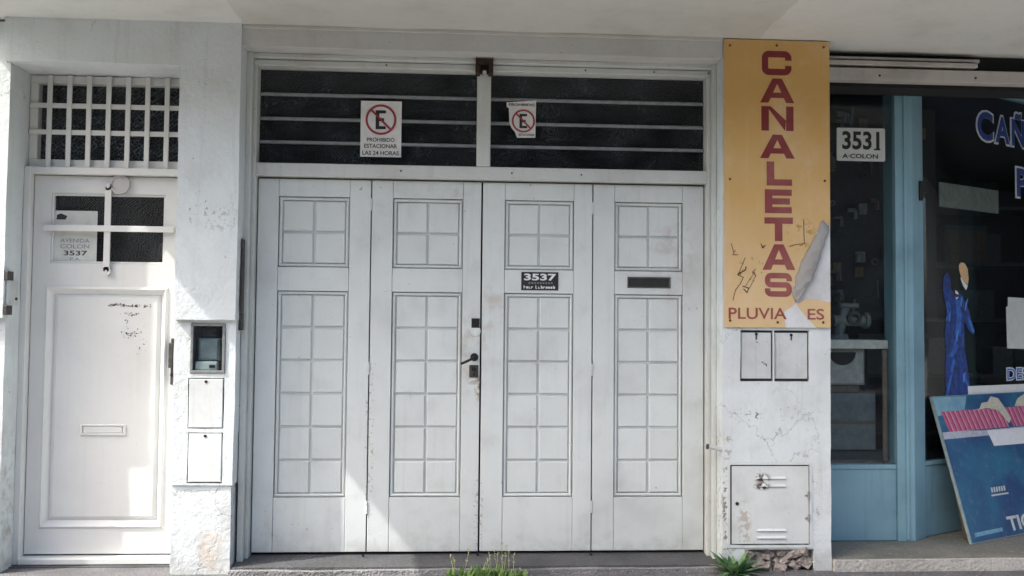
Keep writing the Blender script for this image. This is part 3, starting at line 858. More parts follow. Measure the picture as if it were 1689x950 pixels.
# the curled flap of vinyl
fl = MB()
tear = [(2.040, 1.974), (2.026, 1.940), (2.012, 1.905), (1.985, 1.862), (1.976, 1.835), (1.948, 1.795), (1.936, 1.768), (1.912, 1.73), (1.905, 1.690), (1.886, 1.655), (1.884, 1.61), (1.866, 1.572), (1.872, 1.54), (1.886, 1.512)]
out_ = [(2.078, 1.945), (2.074, 1.918), (2.068, 1.89), (2.052, 1.862), (2.046, 1.835), (2.034, 1.80), (2.026, 1.77), (2.012, 1.74), (2.004, 1.705), (1.988, 1.675), (1.980, 1.64), (1.952, 1.605), (1.930, 1.565), (1.896, 1.516)]
nst = 7
for k, (a, b) in enumerate(zip(tear, out_)):
    for s in range(nst):
        q = s/(nst-1)
        bulge = math.sin(q*math.pi*0.9)*0.020*math.sin((k+0.6)/len(tear)*math.pi) + q*0.012 + 0.006*math.sin(k*2.3+q*5.0)
        fl.v.append((a[0]+(b[0]-a[0])*q, -0.017-bulge, a[1]+(b[1]-a[1])*q))
for k in range(len(tear)-1):
    for s in range(nst-1):
        fl.f.append((k*nst+s, k*nst+s+1, (k+1)*nst+s+1, (k+1)*nst+s))
fo = fl.build('peeled_flap', M_['peel'], sg, sharp=25)
sm = fo.modifiers.new('thickness', 'SOLIDIFY')
sm.thickness = 0.001
for (sx, sz) in ((1.515, 2.958), (1.784, 2.965), (2.055, 2.962), (1.515, 2.20), (2.058, 2.20), (1.515, 1.408), (1.785, 1.40), (2.045, 1.402)):
    MB().cyl((sx, -0.016, sz), (sx, -0.022, sz), 0.0075, 0.005, 10).build('screw', M_['iron'], sg)

def stroke(mb, pts, th, y, closed=False):
    """a constant-width stroke through 2D points with mitred corners"""
    P = [Vector(p) for p in pts]
    n = len(P)
    L, Rr = [], []
    for i in range(n):
        d0 = (P[i]-P[i-1]).normalized() if i > 0 else (P[1]-P[0]).normalized()
        d1 = (P[i+1]-P[i]).normalized() if i < n-1 else d0
        n0, n1 = Vector((-d0.y, d0.x)), Vector((-d1.y, d1.x))
        mm = (n0+n1)
        mm = mm/max(0.2, mm.length_squared)*2*(th/2)
        L.append(P[i]+mm)
        Rr.append(P[i]-mm)
    vs = [(a.x, y, a.y) for a in L] + [(a.x, y, a.y) for a in Rr]
    mb.add(vs, [(i, i+1, n+i+1, n+i) for i in range(n-1)])

def arc(cx, cz, rx, rz, a0, a1, n=6):
    return [(cx+rx*math.cos(R(a0+(a1-a0)*k/n)), cz+rz*math.sin(R(a0+(a1-a0)*k/n))) for k in range(n+1)]

def glyph(mb, ch, x0, x1, z0, z1, y, t=0.043):
    w, h = x1-x0, z1-z0
    tv = t
    th = t*0.82
    if ch == 'L':
        mb.add([(x0, y, z0), (x1, y, z0), (x1, y, z0+th), (x0+tv, y, z0+th), (x0+tv, y, z1), (x0, y, z1)], [(0, 1, 2, 3), (0, 3, 4, 5)])
    elif ch == 'E':
        mb.add([(x0, y, z0), (x0+tv, y, z0), (x0+tv, y, z1), (x0, y, z1)], [(0, 1, 2, 3)])
        for zz, ww in ((z0, w), (z0+h/2-th/2, w*0.93), (z1-th, w)):
            mb.add([(x0+tv, y, zz), (x0+ww, y, zz), (x0+ww, y, zz+th), (x0+tv, y, zz+th)], [(0, 1, 2, 3)])
    elif ch == 'T':
        c = (x0+x1)/2
        mb.add([(x0, y, z1-th), (x1, y, z1-th), (x1, y, z1), (x0, y, z1)], [(0, 1, 2, 3)])
        mb.add([(c-tv/2, y, z0), (c+tv/2, y, z0), (c+tv/2, y, z1-th), (c-tv/2, y, z1-th)], [(0, 1, 2, 3)])
    elif ch == 'N':
        for xx in (x0, x1-tv):
            mb.add([(xx, y, z0), (xx+tv, y, z0), (xx+tv, y, z1), (xx, y, z1)], [(0, 1, 2, 3)])
        mb.add([(x0+tv, y, z1), (x0+tv*0.7, y-0.0002, z1), (x1-tv*1.15, y-0.0002, z0), (x1-tv, y, z0), (x1-tv, y, z0+h*0.42), (x0+tv*1.25, y, z1)], [(1, 2, 4, 5)])
    elif ch == 'A':
        c = (x0+x1)/2
        k = tv*1.12
        mb.add([(x0, y, z0), (x0+k, y, z0), (c-tv*0.02, y, z1-th*0.9), (c-tv*0.62, y, z1)], [(0, 1, 2, 3)])
        mb.add([(x1-k, y, z0), (x1, y, z0), (c+tv*0.62, y, z1), (c+tv*0.02, y, z1-th*0.9)], [(0, 1, 2, 3)])
        mb.add([(c-tv*0.62, y, z1), (c-tv*0.02, y, z1-th*0.9), (c+tv*0.02, y, z1-th*0.9), (c+tv*0.62, y, z1)], [(0, 1, 2, 3)])
        zc = z0+h*0.20
        mb.add([(x0+k*1.05, y-0.0002, zc), (x1-k*1.05, y-0.0002, zc), (x1-k*1.42, y-0.0002, zc+th*0.85), (x0+k*1.42, y-0.0002, zc+th*0.85)], [(0, 1, 2, 3)])
    elif ch == 'C':
        a, b, c, d = x0+tv/2, x1-tv/2, z0+th/2, z1-th/2
        r = 0.022
        pts = [(b, d-r-0.014)] + arc(b-r, d-r, r, r, 0, 90) + arc(a+r, d-r, r, r, 90, 180) + arc(a+r, c+r, r, r, 180, 270) + arc(b-r, c+r, r, r, 270, 360) + [(b, c+r+0.014)]
        stroke(mb, pts, t*0.86, y)
    elif ch == 'S':
        a, b, c, d = x0+tv/2, x1-tv/2, z0+th/2, z1-th/2
        r = 0.021
        mz = (c+d)/2
        pts = [(b, d-r-0.010)] + arc(b-r, d-r, r, r, 0, 90) + arc(a+r, d-r, r, r, 90, 180) + arc(a+r, mz+r, r, r, 180, 270) + arc(b-r, mz-r, r, r, 90, 0) + arc(b-r, c+r, r, r, 0, -90) + arc(a+r, c+r, r, r, 270, 180) + [(a, c+r+0.010)]
        stroke(mb, pts, t*0.72, y)

LET = [('C', 1.694, 1.871, 2.795, 2.932), ('A', 1.687, 1.884, 2.637, 2.775), ('N', 1.694, 1.879, 2.478, 2.617), ('A', 1.686, 1.885, 2.322, 2.456),
       ('L', 1.724, 1.869, 2.168, 2.303), ('E', 1.713, 1.867, 2.012, 2.146), ('T', 1.710, 1.873, 1.855, 1.988), ('A', 1.699, 1.886, 1.694, 1.837), ('S', 1.706, 1.872, 1.541, 1.679)]
for k, (ch, a, b, c, d) in enumerate(LET):
    mb = MB()
    glyph(mb, ch, a, b, c, d, -0.0178)
    mb.build('letter', M_['letter'] if k < 4 else M_['letter_pale'], sg)
mb = MB()
text_mb(mb, 'PLUVIA', 1.506, 1.835, 1.417, 1.480, -0.0178, 0.012)
mb.build('small_lettering', M_['letter_pale'], sg)
mb = MB()
text_mb(mb, 'ES', 1.955, 2.050, 1.417, 1.478, -0.0178, 0.012)
mb.build('small_lettering', M_['letter_pale'], sg)
# pen scribbles on the sign
random.seed(9)
pen_mat = simple('pen_brown', (0.10, 0.055, 0.03), 0.7)
def pen(pts, w=0.0035):
    sc = MB()
    stroke(sc, pts, w, -0.0185)
    sc.build('pen_scribble', pen_mat, sg)
pen([(1.52, 1.84), (1.535, 1.79), (1.545, 1.80), (1.53, 1.775), (1.56, 1.775)])
pen([(1.60, 1.76), (1.575, 1.70), (1.56, 1.66), (1.59, 1.65), (1.57, 1.61), (1.545, 1.58), (1.53, 1.52)])
pen([(1.555, 1.665), (1.60, 1.69), (1.605, 1.71)], 0.006)
pen([(1.585, 1.60), (1.62, 1.59), (1.61, 1.565), (1.59, 1.585)], 0.005)
pen([(1.60, 1.60), (1.64, 1.66), (1.66, 1.70), (1.64, 1.68), (1.66, 1.66), (1.63, 1.60), (1.62, 1.585)], 0.0025)
pen([(1.935, 1.98), (1.935, 1.93), (1.938, 1.845)], 0.004)
pen([(1.85, 1.825), (1.88, 1.835), (1.94, 1.845), (1.91, 1.83)], 0.004)
pen([(1.69, 1.84), (1.70, 1.815), (1.715, 1.83), (1.695, 1.82)], 0.005)

# ---- covers in the right pilaster
for (a, b, c, d), lab, hz in ((r_holes[0], 'white meter cover below the yellow sign, the left one with more scratches', 1.333), (r_holes[1], 'white meter cover below the yellow sign, the right one next to the shop', 1.330)):
    t = thing('meter_cover', lab, 'meter box', ((a+b)/2, 0, c), 'covers of the meter boxes')
    MB().box(a+0.009, b-0.008, 0.008, 0.018, c+0.016, d-0.014, 0.003).build('cover_plate', M_['cover_grey'], t)
    MB().box(a+0.001, b-0.001, 0.022, 0.026, c+0.001, d-0.001).build('box_back', M_['seam'], t)
    MB().cyl(((a+b)/2, 0.009, hz), ((a+b)/2, 0.004, hz), 0.008, 0.008, 12).box((a+b)/2-0.003, (a+b)/2+0.003, 0.005, 0.009, hz-0.03, hz).build('keyhole', M_['black'], t)
mc_ = [o for o in bpy.data.objects if o.get('label', '').startswith('white meter cover below the yellow sign, the left')][0]
for (xa, za, w_, h_) in ((1.70, 1.175, .012, .004), (1.71, 1.165, .02, .004), (1.725, 1.155, .006, .008), (1.672, 1.285, .006, .006)):
    MB().box(xa, xa+w_, 0.0065, 0.0079, za, za+h_).build('scratch_mark', M_['iron'], mc_)
gc = thing('gas_cabinet_door', 'white steel gas cabinet door with vent slots low on the right pilaster', 'cabinet', (1.743, 0, 0.166))
a, b, c, d = r_holes[2]
gp = MB()
vents = [(1.669, 1.831, z-0.008, z+0.008) for z in (0.536, 0.493, 0.249, 0.209)]
for q in holes(a+0.010, b-0.006, c+0.008, d-0.009, -0.004, 0.002, vents):
    gp.box(*q)
gp.build('door_plate', M_['cover'], gc)
for (va, vb, vc, vd) in vents:
    MB().add([(va, -0.004, vd), (vb, -0.004, vd), (vb, -0.013, vc+0.004), (va, -0.013, vc+0.004), (va, -0.0035, vc+0.004), (vb, -0.0035, vc+0.004)], [(0, 1, 2, 3), (0, 3, 4), (1, 5, 2)]).build('vent_louvre', M_['cover'], gc)
MB().box(a+0.001, b-0.001, 0.016, 0.02, c+0.001, d-0.001).build('box_back', M_['seam'], gc)
MB().cyl((1.557, -0.004, 0.395), (1.557, -0.008, 0.395), 0.010, 0.010, 12).build('keyhole', M_['black'], gc)
for hz in (0.44, 0.315):
    MB().cyl((1.962, -0.006, hz-0.02), (1.962, -0.006, hz+0.02), 0.006, 0.006, 10).box(1.940, 1.962, -0.0065, -0.004, hz-0.008, hz+0.004).build('hinge', M_['steel'], gc)
MB().ring(a-0.014, b+0.014, c-0.014, d+0.012, 0.014, -0.005, 0.004).build('cabinet_frame', M_['cover'], gc)
st = thing('pipe_stub', 'short painted pipe stub sticking out of the right door jamb', 'pipe', (1.43, 0.0, 0.69))
MB().cyl((1.475, 0.02, 0.690), (1.40, 0.015, 0.706), 0.013, 0.012, 14).build('pipe', M_['frame'], st)
MB().cyl((1.4, 0.015, 0.706), (1.392, 0.0145, 0.7075), 0.016, 0.015, 14).build('cap', M_['iron'], st)

# ================================================================== shop front
A28 = R(28)
HX, HY = 2.87, 0.5
ux, uy = math.cos(A28), math.sin(A28)
nx, ny = uy, -ux                                      # outward normal of the slanted window
def W(s, n, z):                                       # point on the slanted window: s along it, n out of it
    return (HX+ux*s+nx*n, HY+uy*s+ny*n, z)
def slant(mb):                                        # local (x = s, y = -n, z) to the slanted window
    mb.v = [W(v[0], -v[1], v[2]) for v in mb.v]
    return mb

sf = thing('shop_front', 'blue painted shop front with dark windows right of the yellow sign', 'shop front', (3.2, 0.42, 0.09))
# straight pane next to the pilaster
MB().box(2.094, 2.664, 0.40, 0.44, 0.092, 0.52, 0.003).build('base_panel', M_['blue'], sf)
MB().box(2.094, 2.135, 0.395, 0.45, 0.52, 2.99, 0.003).box(2.135, 2.664, 0.395, 0.45, 0.52, 0.548, 0.003).box(2.135, 2.664, 0.395, 0.45, 2.93, 2.99, 0.003).build('window_frame', M_['blue'], sf)
MB().box(2.135, 2.664, 0.420, 0.426, 0.548, 2.93).build('pane', M_['glass'], sf)
MB().box(2.612, 2.640, 0.455, 0.468, 0.56, 1.24, 0.003).build('inner_stile', simple('raw_wood', (0.20, 0.15, 0.12), 0.7), sf)
# corner post: front face and slanted return
post = MB()
poly = [(2.664, 0.385), (2.772, 0.385), (2.885, 0.475), (2.885, 0.54), (2.664, 0.54)]
n_ = len(poly)
post.add([(x, y, 0.092) for x, y in poly] + [(x, y, 2.99) for x, y in poly], [tuple(range(n_)), tuple(range(n_, 2*n_))] + [(i, (i+1) % n_, n_+(i+1) % n_, n_+i) for i in range(n_)])
post.build('corner_post', M_['blue'], sf)
MB().box(2.715, 2.735, 0.375, 0.386, 0.1, 2.98, 0.002).build('post_bead', M_['blue'], sf)
LW = 2.0
slant(MB().box(0.0, LW, -0.012, 0.03, 0.092, 0.525, 0.003)).build('base_panel', M_['blue'], sf)
slant(MB().box(0.0, LW, -0.02, 0.03, 0.527, 0.552, 0.003)).build('window_sill', M_['blue'], sf)
slant(MB().box(0.0, LW, -0.02, 0.03, 2.955, 2.99, 0.003)).build('window_head', M_['blue'], sf)
slant(MB().box(0.0, LW, 0.0, 0.006, 0.552, 2.955)).build('pane', M_['glass'], sf)
slant(MB().box(0.04, 0.075, 0.02, 0.05, 0.56, 2.95, 0.003)).build('inner_stile', simple('dark_frame', (0.06, 0.062, 0.065), 0.6), sf)
# back of the entrance and its other side
E0, E1 = W(LW, 0, 0), None
ex0, ey0 = E0[0], E0[1]
MB().box(ex0, ex0+0.9, ey0, ey0+0.05, 0.1, 0.6).box(ex0, ex0+0.08, ey0, ey0+0.05, 0.6, 2.99).box(ex0+0.82, ex0+0.9, ey0, ey0+0.05, 0.6, 2.99).build('entrance_door', M_['blue'], sf)
MB().box(ex0+0.08, ex0+0.82, ey0+0.02, ey0+0.026, 0.6, 2.99).build('pane', M_['glass'], sf)
def mirror(mb):
    cx = ex0+0.45
    mb.v = [(2*cx-v[0], v[1], v[2]) for v in mb.v]
    return mb
mirror(slant(MB().box(0.0, LW, -0.012, 0.03, 0.092, 0.525))).build('base_panel', M_['blue'], sf)
mirror(slant(MB().box(0.0, LW, 0.0, 0.006, 0.527, 2.99))).build('pane', M_['glass'], sf)
MB().box(2*(ex0+0.45)-2.885, 7.95, 0.385, 0.54, 0.092, 0.53).box(2*(ex0+0.45)-2.885, 2*(ex0+0.45)-2.664, 0.385, 0.54, 0.53, 2.99).build('corner_post', M_['blue'], sf)
MB().box(2*(ex0+0.45)-2.664, 7.95, 0.42, 0.426, 0.53, 2.99).build('pane', M_['glass'], sf)
# head rail of the roller shutter
MB().box(2.093, 7.95, 0.130, 0.20, 2.822, 2.895, 0.004).build('shutter_rail', M_['header'], sf)
MB().box(2.093, 3.04, 0.120, 0.20, 2.910, 2.935, 0.003).build('shutter_lip', M_['header'], sf)
MB().box(2.093, 3.06, 0.135, 0.20, 2.945, 2.962, 0.003).build('shutter_lip', M_['header'], sf)
MB().box(2.093, 7.95, 0.205, 0.38, 2.80, 2.999).build('shutter_box', M_['gap'], sf)  # shutter housing coloured near-black for the shade in the gap above the rail
for sx in (2.45, 3.03, 3.6):
    MB().cyl((sx, 0.13, 2.85), (sx, 0.126, 2.85), 0.007, 0.006, 10).build('rivet', M_['rust'], sf)
# bracket on the post
MB().box(2.842, 2.862, 0.425, 0.447, 2.165, 2.285, 0.003).box(2.855, 2.895, 0.430, 0.445, 2.215, 2.24).build('shutter_catch', M_['black'], sf)
MB().box(2.094, 7.95, 0.385, 2.2, 2.991, 2.9985).build('added_ceiling_panel', simple('recess_navy', (0.03, 0.04, 0.07), 0.7), sf)  # navy panel added so the slanted glass reflects dark instead of the slab
# dark room behind
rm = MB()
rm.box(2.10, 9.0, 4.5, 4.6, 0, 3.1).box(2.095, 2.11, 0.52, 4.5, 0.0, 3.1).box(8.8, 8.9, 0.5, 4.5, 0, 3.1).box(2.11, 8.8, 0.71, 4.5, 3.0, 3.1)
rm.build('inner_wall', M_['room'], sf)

# number plate 3531 on the straight pane
n2 = thing('house_number_plate', 'white number plate 3531 on the narrow shop window beside the yellow sign', 'number plate', (2.463, 0.415, 2.395))
pl = [(2.318, 2.398), (2.610, 2.398), (2.616, 2.404), (2.616, 2.596), (2.610, 2.602), (2.318, 2.602), (2.312, 2.596), (2.312, 2.404)]
MB().prism(pl, 0.412, 0.418).build('plate', simple('plate_white', (0.66, 0.70, 0.68), 0.4, var=0.05), n2)
mb = MB()
text_mb(mb, '3531', 2.345, 2.580, 2.468, 2.582, 0.4112, 0.03)
for (qa, qb) in ((2.545, 2.585),):
    mb.box(qa, qb, 0.4108, 0.4114, 2.466, 2.476)
text_mb(mb, 'A·COLON', 2.345, 2.570, 2.414, 2.442, 0.4112, 0.03)
mb.build('number', M_['ink'], n2)

# shop contents seen through the panes
sh = thing('display_shelf', 'pale shelf board across the narrow shop window', 'shelf', (2.5, 0.75, 0.6))
MB().box(2.13, 2.655, 0.47, 0.80, 1.245, 1.300, 0.004).build('shelf_board', simple('shelf_pale', (0.72, 0.69, 0.64), 0.6), sh)
for sx in (2.13, 2.60):
    MB().box(sx, sx+0.03, 0.70, 0.78, 0.1, 1.244).build('shelf_support', M_['room'], sh)
tap = thing('valve_display', 'grey valve fitting standing on the shop window shelf', 'valve', (2.47, 0.60, 1.3))
MB().cyl((2.40, 0.60, 1.3), (2.40, 0.60, 1.335), 0.06, 0.05).cyl((2.40, 0.60, 1.335), (2.44, 0.60, 1.50), 0.03).build('body', M_['dim'], tap)
MB().cyl((2.36, 0.60, 1.42), (2.56, 0.60, 1.42), 0.035).cyl((2.56, 0.60, 1.42), (2.585, 0.60, 1.42), 0.05).build('pipe', M_['dim'], tap)
MB().annulus(2.48, 1.435, 0.025, 0.045, 0.550, 0.565, 24).build('flange', M_['seam'], tap)
MB().box(2.40, 2.52, 0.57, 0.63, 1.50, 1.53, 0.01).build('hand_wheel', M_['dim'], tap)
bxm_dark = simple('pedestal_brown', (0.12, 0.10, 0.08), 0.7)
bs = thing('white_basin', 'white ceramic unit with hollow shade painted as black half-disc under the shop window shelf', 'basin', (2.40, 0.58, 0.972))
MB().box(2.27, 2.53, 0.52, 0.64, 1.02, 1.243, 0.012).build('bowl_body', M_['dimwhite'], bs)
half = [(2.385+0.085*math.cos(R(t_)), 1.222+0.085*math.sin(R(t_))*0.95) for t_ in range(180, 361, 12)]
MB().prism(half, 0.5165, 0.5195).build('hollow_shade', M_['black'], bs)  # flat black half-disc paints the dark inside of a hollow
MB().box(2.30, 2.50, 0.53, 0.62, 0.975, 1.018, 0.01).build('pedestal', bxm_dark, bs)
random.seed(13)
bxm = [simple('box_grey', (0.16, 0.18, 0.20), 0.7), simple('box_slate', (0.08, 0.10, 0.12), 0.7), simple('box_brown', (0.14, 0.11, 0.09), 0.7)]
t = thing('packing_box', 'dark grey packing box low in the narrow shop window', 'box', (2.45, 0.75, 0.1))
MB().box(2.17, 2.595, 0.52, 0.85, 0.62, 0.97, 0.004).build('carton', bxm[0], t)
MB().box(2.17, 2.595, 0.517, 0.5198, 0.78, 0.80).build('tape', bxm[2], t)
t = thing('packing_box', 'slate coloured packing box at the bottom of the narrow shop window', 'box', (2.45, 0.75, 0.1))
MB().box(2.16, 2.655, 0.55, 0.90, 0.1, 0.612, 0.004).build('carton', bxm[1], t)
MB().box(2.16, 2.655, 0.547, 0.5498, 0.34, 0.36).build('tape', bxm[2], t)
pg = thing('filler_board', 'dark board with filler fittings for leaf reflections in the narrow shop window', 'display board', (2.4, 0.9, 1.6))  # made-up fittings standing in for pale specks of leaf reflections
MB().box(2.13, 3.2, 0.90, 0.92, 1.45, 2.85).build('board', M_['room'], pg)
random.seed(17)
fm = [M_['dim'], bxm[0], bxm[2], simple('brass_dim', (0.22, 0.17, 0.08), 0.4, 0.5), M_['seam']]
for k in range(64):
    fx, fz = random.uniform(2.16, 3.1), random.uniform(1.5, 2.8)
    mb = MB()
    kind = k % 4
    r_ = random.uniform(0.012, 0.035)
    if kind == 0:
        mb.annulus(fx, fz, r_*0.6, r_, 0.86, 0.898, 16)
    elif kind == 1:
        mb.tube([(fx, 0.87, fz), (fx+0.05, 0.87, fz), (fx+0.05, 0.87, fz-0.06)], r_*0.6, 10)
    elif kind == 2:
        mb.cyl((fx, 0.87, fz-0.07), (fx+random.uniform(-.02, .02), 0.87, fz+0.05), r_*0.5, r_*0.5, 10)
    else:
        mb.box(fx-0.03, fx+0.03, 0.865, 0.897, fz-0.04, fz+0.03, 0.004)
    mb.build('filler_fitting', fm[k % 5], pg)
rk = thing('storage_rack', 'dim storage rack deep inside the shop behind the slanted window', 'rack', (5.0, 3.8, 0.1))
for k in range(5):
    MB().box(2.3, 8.0, 3.6, 4.1, 0.35+k*0.55, 0.38+k*0.55).build('rack_shelf', bxm[1], rk)
for k in range(6):
    MB().box(2.3+k*1.1, 2.35+k*1.1, 3.6, 3.65, 0.1, 2.95).build('rack_post', bxm[1], rk)
for k in range(34):
    w_ = random.uniform(0.18, 0.45)
    x_ = random.uniform(2.35, 7.4)
    lvl = random.randrange(5)
    # cartons on the rack, barely visible
    MB().box(x_, x_+w_, 3.62+0.003*k, 3.95, 0.381+lvl*0.55, 0.381+lvl*0.55+random.uniform(0.15, 0.42)).build('carton', bxm[k % 3], rk)
ps = thing('grey_rectangle', 'dim grey rectangle inside the slanted shop window', 'flat_shape', W(0.62, -0.08, 2.17))  # plain dim grey rectangle set behind the glass
slant(MB().box(0.33, 1.00, 0.075, 0.080, 2.170, 2.330)).build('sheet', simple('dim_grey', (0.30, 0.32, 0.30), 0.8), ps)

# things on the slanted pane
def on_pane(t, polys, name, mat, n=0.0035):
    mb = MB()
    for p in polys:
        mb.add([(a, -n, b) for a, b in p], [tuple(range(len(p)))])
    return slant(mb).build(name, mat, t)
def pane_text(t, body, x0, x1, z0, z1, mat, bold, name='lettering', n=0.004):
    mb = MB()
    text_mb(mb, body, x0, x1, z0, z1, -n, bold)
    return slant(mb).build(name, mat, t)
gl = thing('window_lettering', 'blue painted letters with white outline on the slanted shop window', 'lettering', W(0.9, 0.004, 2.28))
adv = [('C', 0.628, 0.815, 2.630, 2.832), ('A', 0.835, 1.010, 2.633, 2.822), ('Ñ', 1.030, 1.195, 2.633, 2.870), ('O', 1.215, 1.400, 2.633, 2.815), ('P', 1.083, 1.225, 2.285, 2.490)]
for (ch, a, b, c, d) in adv:
    pane_text(gl, ch, a-0.012, b+0.012, c-0.010, d+0.010, M_['outline'], 0.055, 'letter_outline', 0.002)
    pane_text(gl, ch, a+0.004, b-0.004, c+0.004, d-0.004, M_['navy'], 0.035, 'letter', 0.0045)
pane_text(gl, 'DES', 0.935, 1.20, 1.025, 1.118, M_['outline'], 0.06, 'letter_outline', 0.002)
pane_text(gl, 'DES', 0.943, 1.192, 1.033, 1.110, M_['azure'], 0.0, 'letter', 0.0045)
fg = thing('painted_figure', 'narrow blue painted figure with peach and white head on the slanted shop window', 'window painting', W(0.4, 0.004, 0.93))
body = [(0.262, 0.93), (0.33, 0.935), (0.40, 0.93), (0.47, 0.94), (0.535, 0.93), (0.515, 1.02), (0.495, 1.12), (0.478, 1.20), (0.455, 1.30), (0.465, 1.42), (0.505, 1.37), (0.56, 1.335), (0.575, 1.36), (0.545, 1.42), (0.52, 1.49), (0.47, 1.555), (0.42, 1.60), (0.36, 1.585), (0.325, 1.63), (0.318, 1.70), (0.285, 1.735), (0.25, 1.715), (0.238, 1.66), (0.245, 1.58), (0.272, 1.50), (0.262, 1.40), (0.25, 1.34), (0.268, 1.24), (0.252, 1.10)]
mb = MB()
mb.add([(a, -0.003, b) for a, b in body], [tuple(range(len(body)))])
slant(mb).build('blue_drape', M_['drape'], fg)
on_pane(fg, [[(0.36, 1.34), (0.42, 1.33), (0.435, 1.45), (0.41, 1.56), (0.37, 1.55), (0.38, 1.45)], [(0.29, 1.20), (0.33, 1.19), (0.40, 1.26), (0.36, 1.31), (0.33, 1.24)], [(0.30, 1.10), (0.33, 1.09), (0.36, 1.17), (0.34, 1.19)],
             [(0.53, 1.375), (0.56, 1.345), (0.575, 1.36), (0.51, 1.46), (0.495, 1.44)], [(0.26, 1.42), (0.29, 1.43), (0.31, 1.47), (0.27, 1.45)], [(0.25, 0.95), (0.28, 0.95), (0.33, 1.09), (0.31, 1.08)], [(0.43, 1.08), (0.45, 1.09), (0.55, 0.95), (0.53, 0.94)]], 'paint_highlight', M_['azure'], 0.0042)
on_pane(fg, [[(0.41, 1.755), (0.43, 1.715), (0.475, 1.675), (0.505, 1.66), (0.515, 1.70), (0.505, 1.765), (0.475, 1.80), (0.435, 1.805), (0.408, 1.785)]], 'cap', M_['peach'], 0.0042)
on_pane(fg, [[(0.425, 1.70), (0.45, 1.655), (0.485, 1.625), (0.505, 1.655), (0.472, 1.673), (0.43, 1.712)], [(0.365, 1.625), (0.395, 1.61), (0.405, 1.595), (0.37, 1.60)], [(0.37, 1.575), (0.405, 1.58), (0.38, 1.56)]], 'face_white', M_['white'], 0.0042)
random.seed(77)
for k in range(16):
    sx_, sz_ = random.uniform(0.28, 0.47), random.uniform(0.98, 1.55)
    l_ = random.uniform(0.04, 0.11)
    a_ = random.uniform(1.1, 2.1)
    dx_, dz_ = math.cos(a_)*l_, math.sin(a_)*l_
    w_ = random.uniform(0.006, 0.016)
    on_pane(fg, [[(sx_-w_*0.3, sz_), (sx_+w_, sz_-w_*0.5), (sx_+dx_+w_*0.3, sz_+dz_), (sx_+dx_*0.5-w_*0.8, sz_+dz_*0.6)]], 'brush_stroke', M_[('azure', 'outline_blue', 'royal')[k % 3]], 0.0046)
pp = thing('pale_paper', 'pale paper sheet taped to the slanted shop window at the right edge', 'paper', W(1.1, 0.004, 1.23))
on_pane(pp, [[(0.945, 1.245), (1.40, 1.235), (1.40, 1.585), (1.10, 1.590), (0.962, 1.592), (0.960, 1.530), (0.938, 1.525)]], 'sheet', M_['paper'], 0.004)
ws = thing('white_strip', 'long white strip taped low on the slanted shop window above the blue board', 'strip', W(0.9, 0.004, 0.93))
on_pane(ws, [[(0.492, 0.938), (1.60, 0.930), (1.60, 1.0), (0.488, 1.003)]], 'sheet', M_['white'], 0.006)

# ---- leaning advertising board
bd = thing('leaning_board', 'blue advertising board with pink pipe picture leaning against the shop window', 'board', (3.3, 0.45, 0.09))
BLs, BLn = 0.083, 0.275
Hgt = 0.895
tilt = math.asin((BLn-0.02)/Hgt)
def Bp(u, v, o):                                     # u along the board, v up it, o out of its face
    n = BLn - v*math.sin(tilt) + o*math.cos(tilt)
    return W(BLs+u, n, 0.093+v*math.cos(tilt)+o*math.sin(tilt))
def on_board(polys, name, mat, o=0.001, th=None):
    mb = MB()
    for p in polys:
        if th:
            q = MB().prism(p, -o-th, -o)
            mb.add([Bp(v[0], v[2], -v[1]) for v in q.v], q.f)
        else:
            mb.add([Bp(a, b, o) for a, b in p], [tuple(range(len(p)))])
    return mb.build(name, mat, bd)
def board_text(body, u0, u1, v0, v1, mat, bold, o=0.0022):
    mb = MB()
    text_mb(mb, body, u0, u1, v0, v1, 0, bold)
    mb.v = [Bp(v[0], v[2], o) for v in mb.v]
    return mb.build('lettering', mat, bd)

def board_blue():
    m, nt, out = mat_new('board_blue_print')
    p = position(nt, (1, 1, 1))
    c = mixc(nt, ramp(nt, noi(nt, p, 2.2, 3, 0.5, 0.6), 0.35, 0.68), (0.006, 0.045, 0.16), (0.01, 0.125, 0.23))
    c = mixc(nt, mth(nt, 'MULTIPLY', ramp(nt, noi(nt, p, 18, 6, 0.75), 0.5, 0.75), 0.4), c, (0.16, 0.26, 0.32))
    b = nt.nodes.new('ShaderNodeBsdfPrincipled')
    nt.links.new(c, b.inputs['Base Color'])
    b.inputs['Roughness'].default_value = 0.4
    nt.links.new(b.outputs[0], out.inputs[0])
    return m
M_['boardblue'] = board_blue()
BW = 1.35
mb = MB()
q = MB().box(0, BW, 0.0, 0.018, 0, Hgt)
mb.add([Bp(v[0], v[2], -v[1]) for v in q.v], q.f)
mb.build('board', simple('board_edge', (0.30, 0.38, 0.38), 0.6), bd)
on_board([[(0.006, 0.006), (BW, 0.006), (BW, Hgt-0.004), (0.006, Hgt-0.004)]], 'printed_face', M_['boardblue'], 0.0012)
on_board([[(0.008, 0.625), (BW, 0.625), (BW, 0.665), (0.4, 0.66), (0.2, 0.672), (0.008, 0.668)]], 'pale_band', simple('pale_lilac', (0.50, 0.52, 0.58), 0.5), 0.0018)
on_board([[(0.008, 0.77), (0.30, 0.80), (0.36, 0.885), (0.008, 0.889)]], 'pale_corner', simple('pale_teal', (0.25, 0.43, 0.47), 0.5, dark=(0.12, 0.30, 0.42), scale=9), 0.0016)
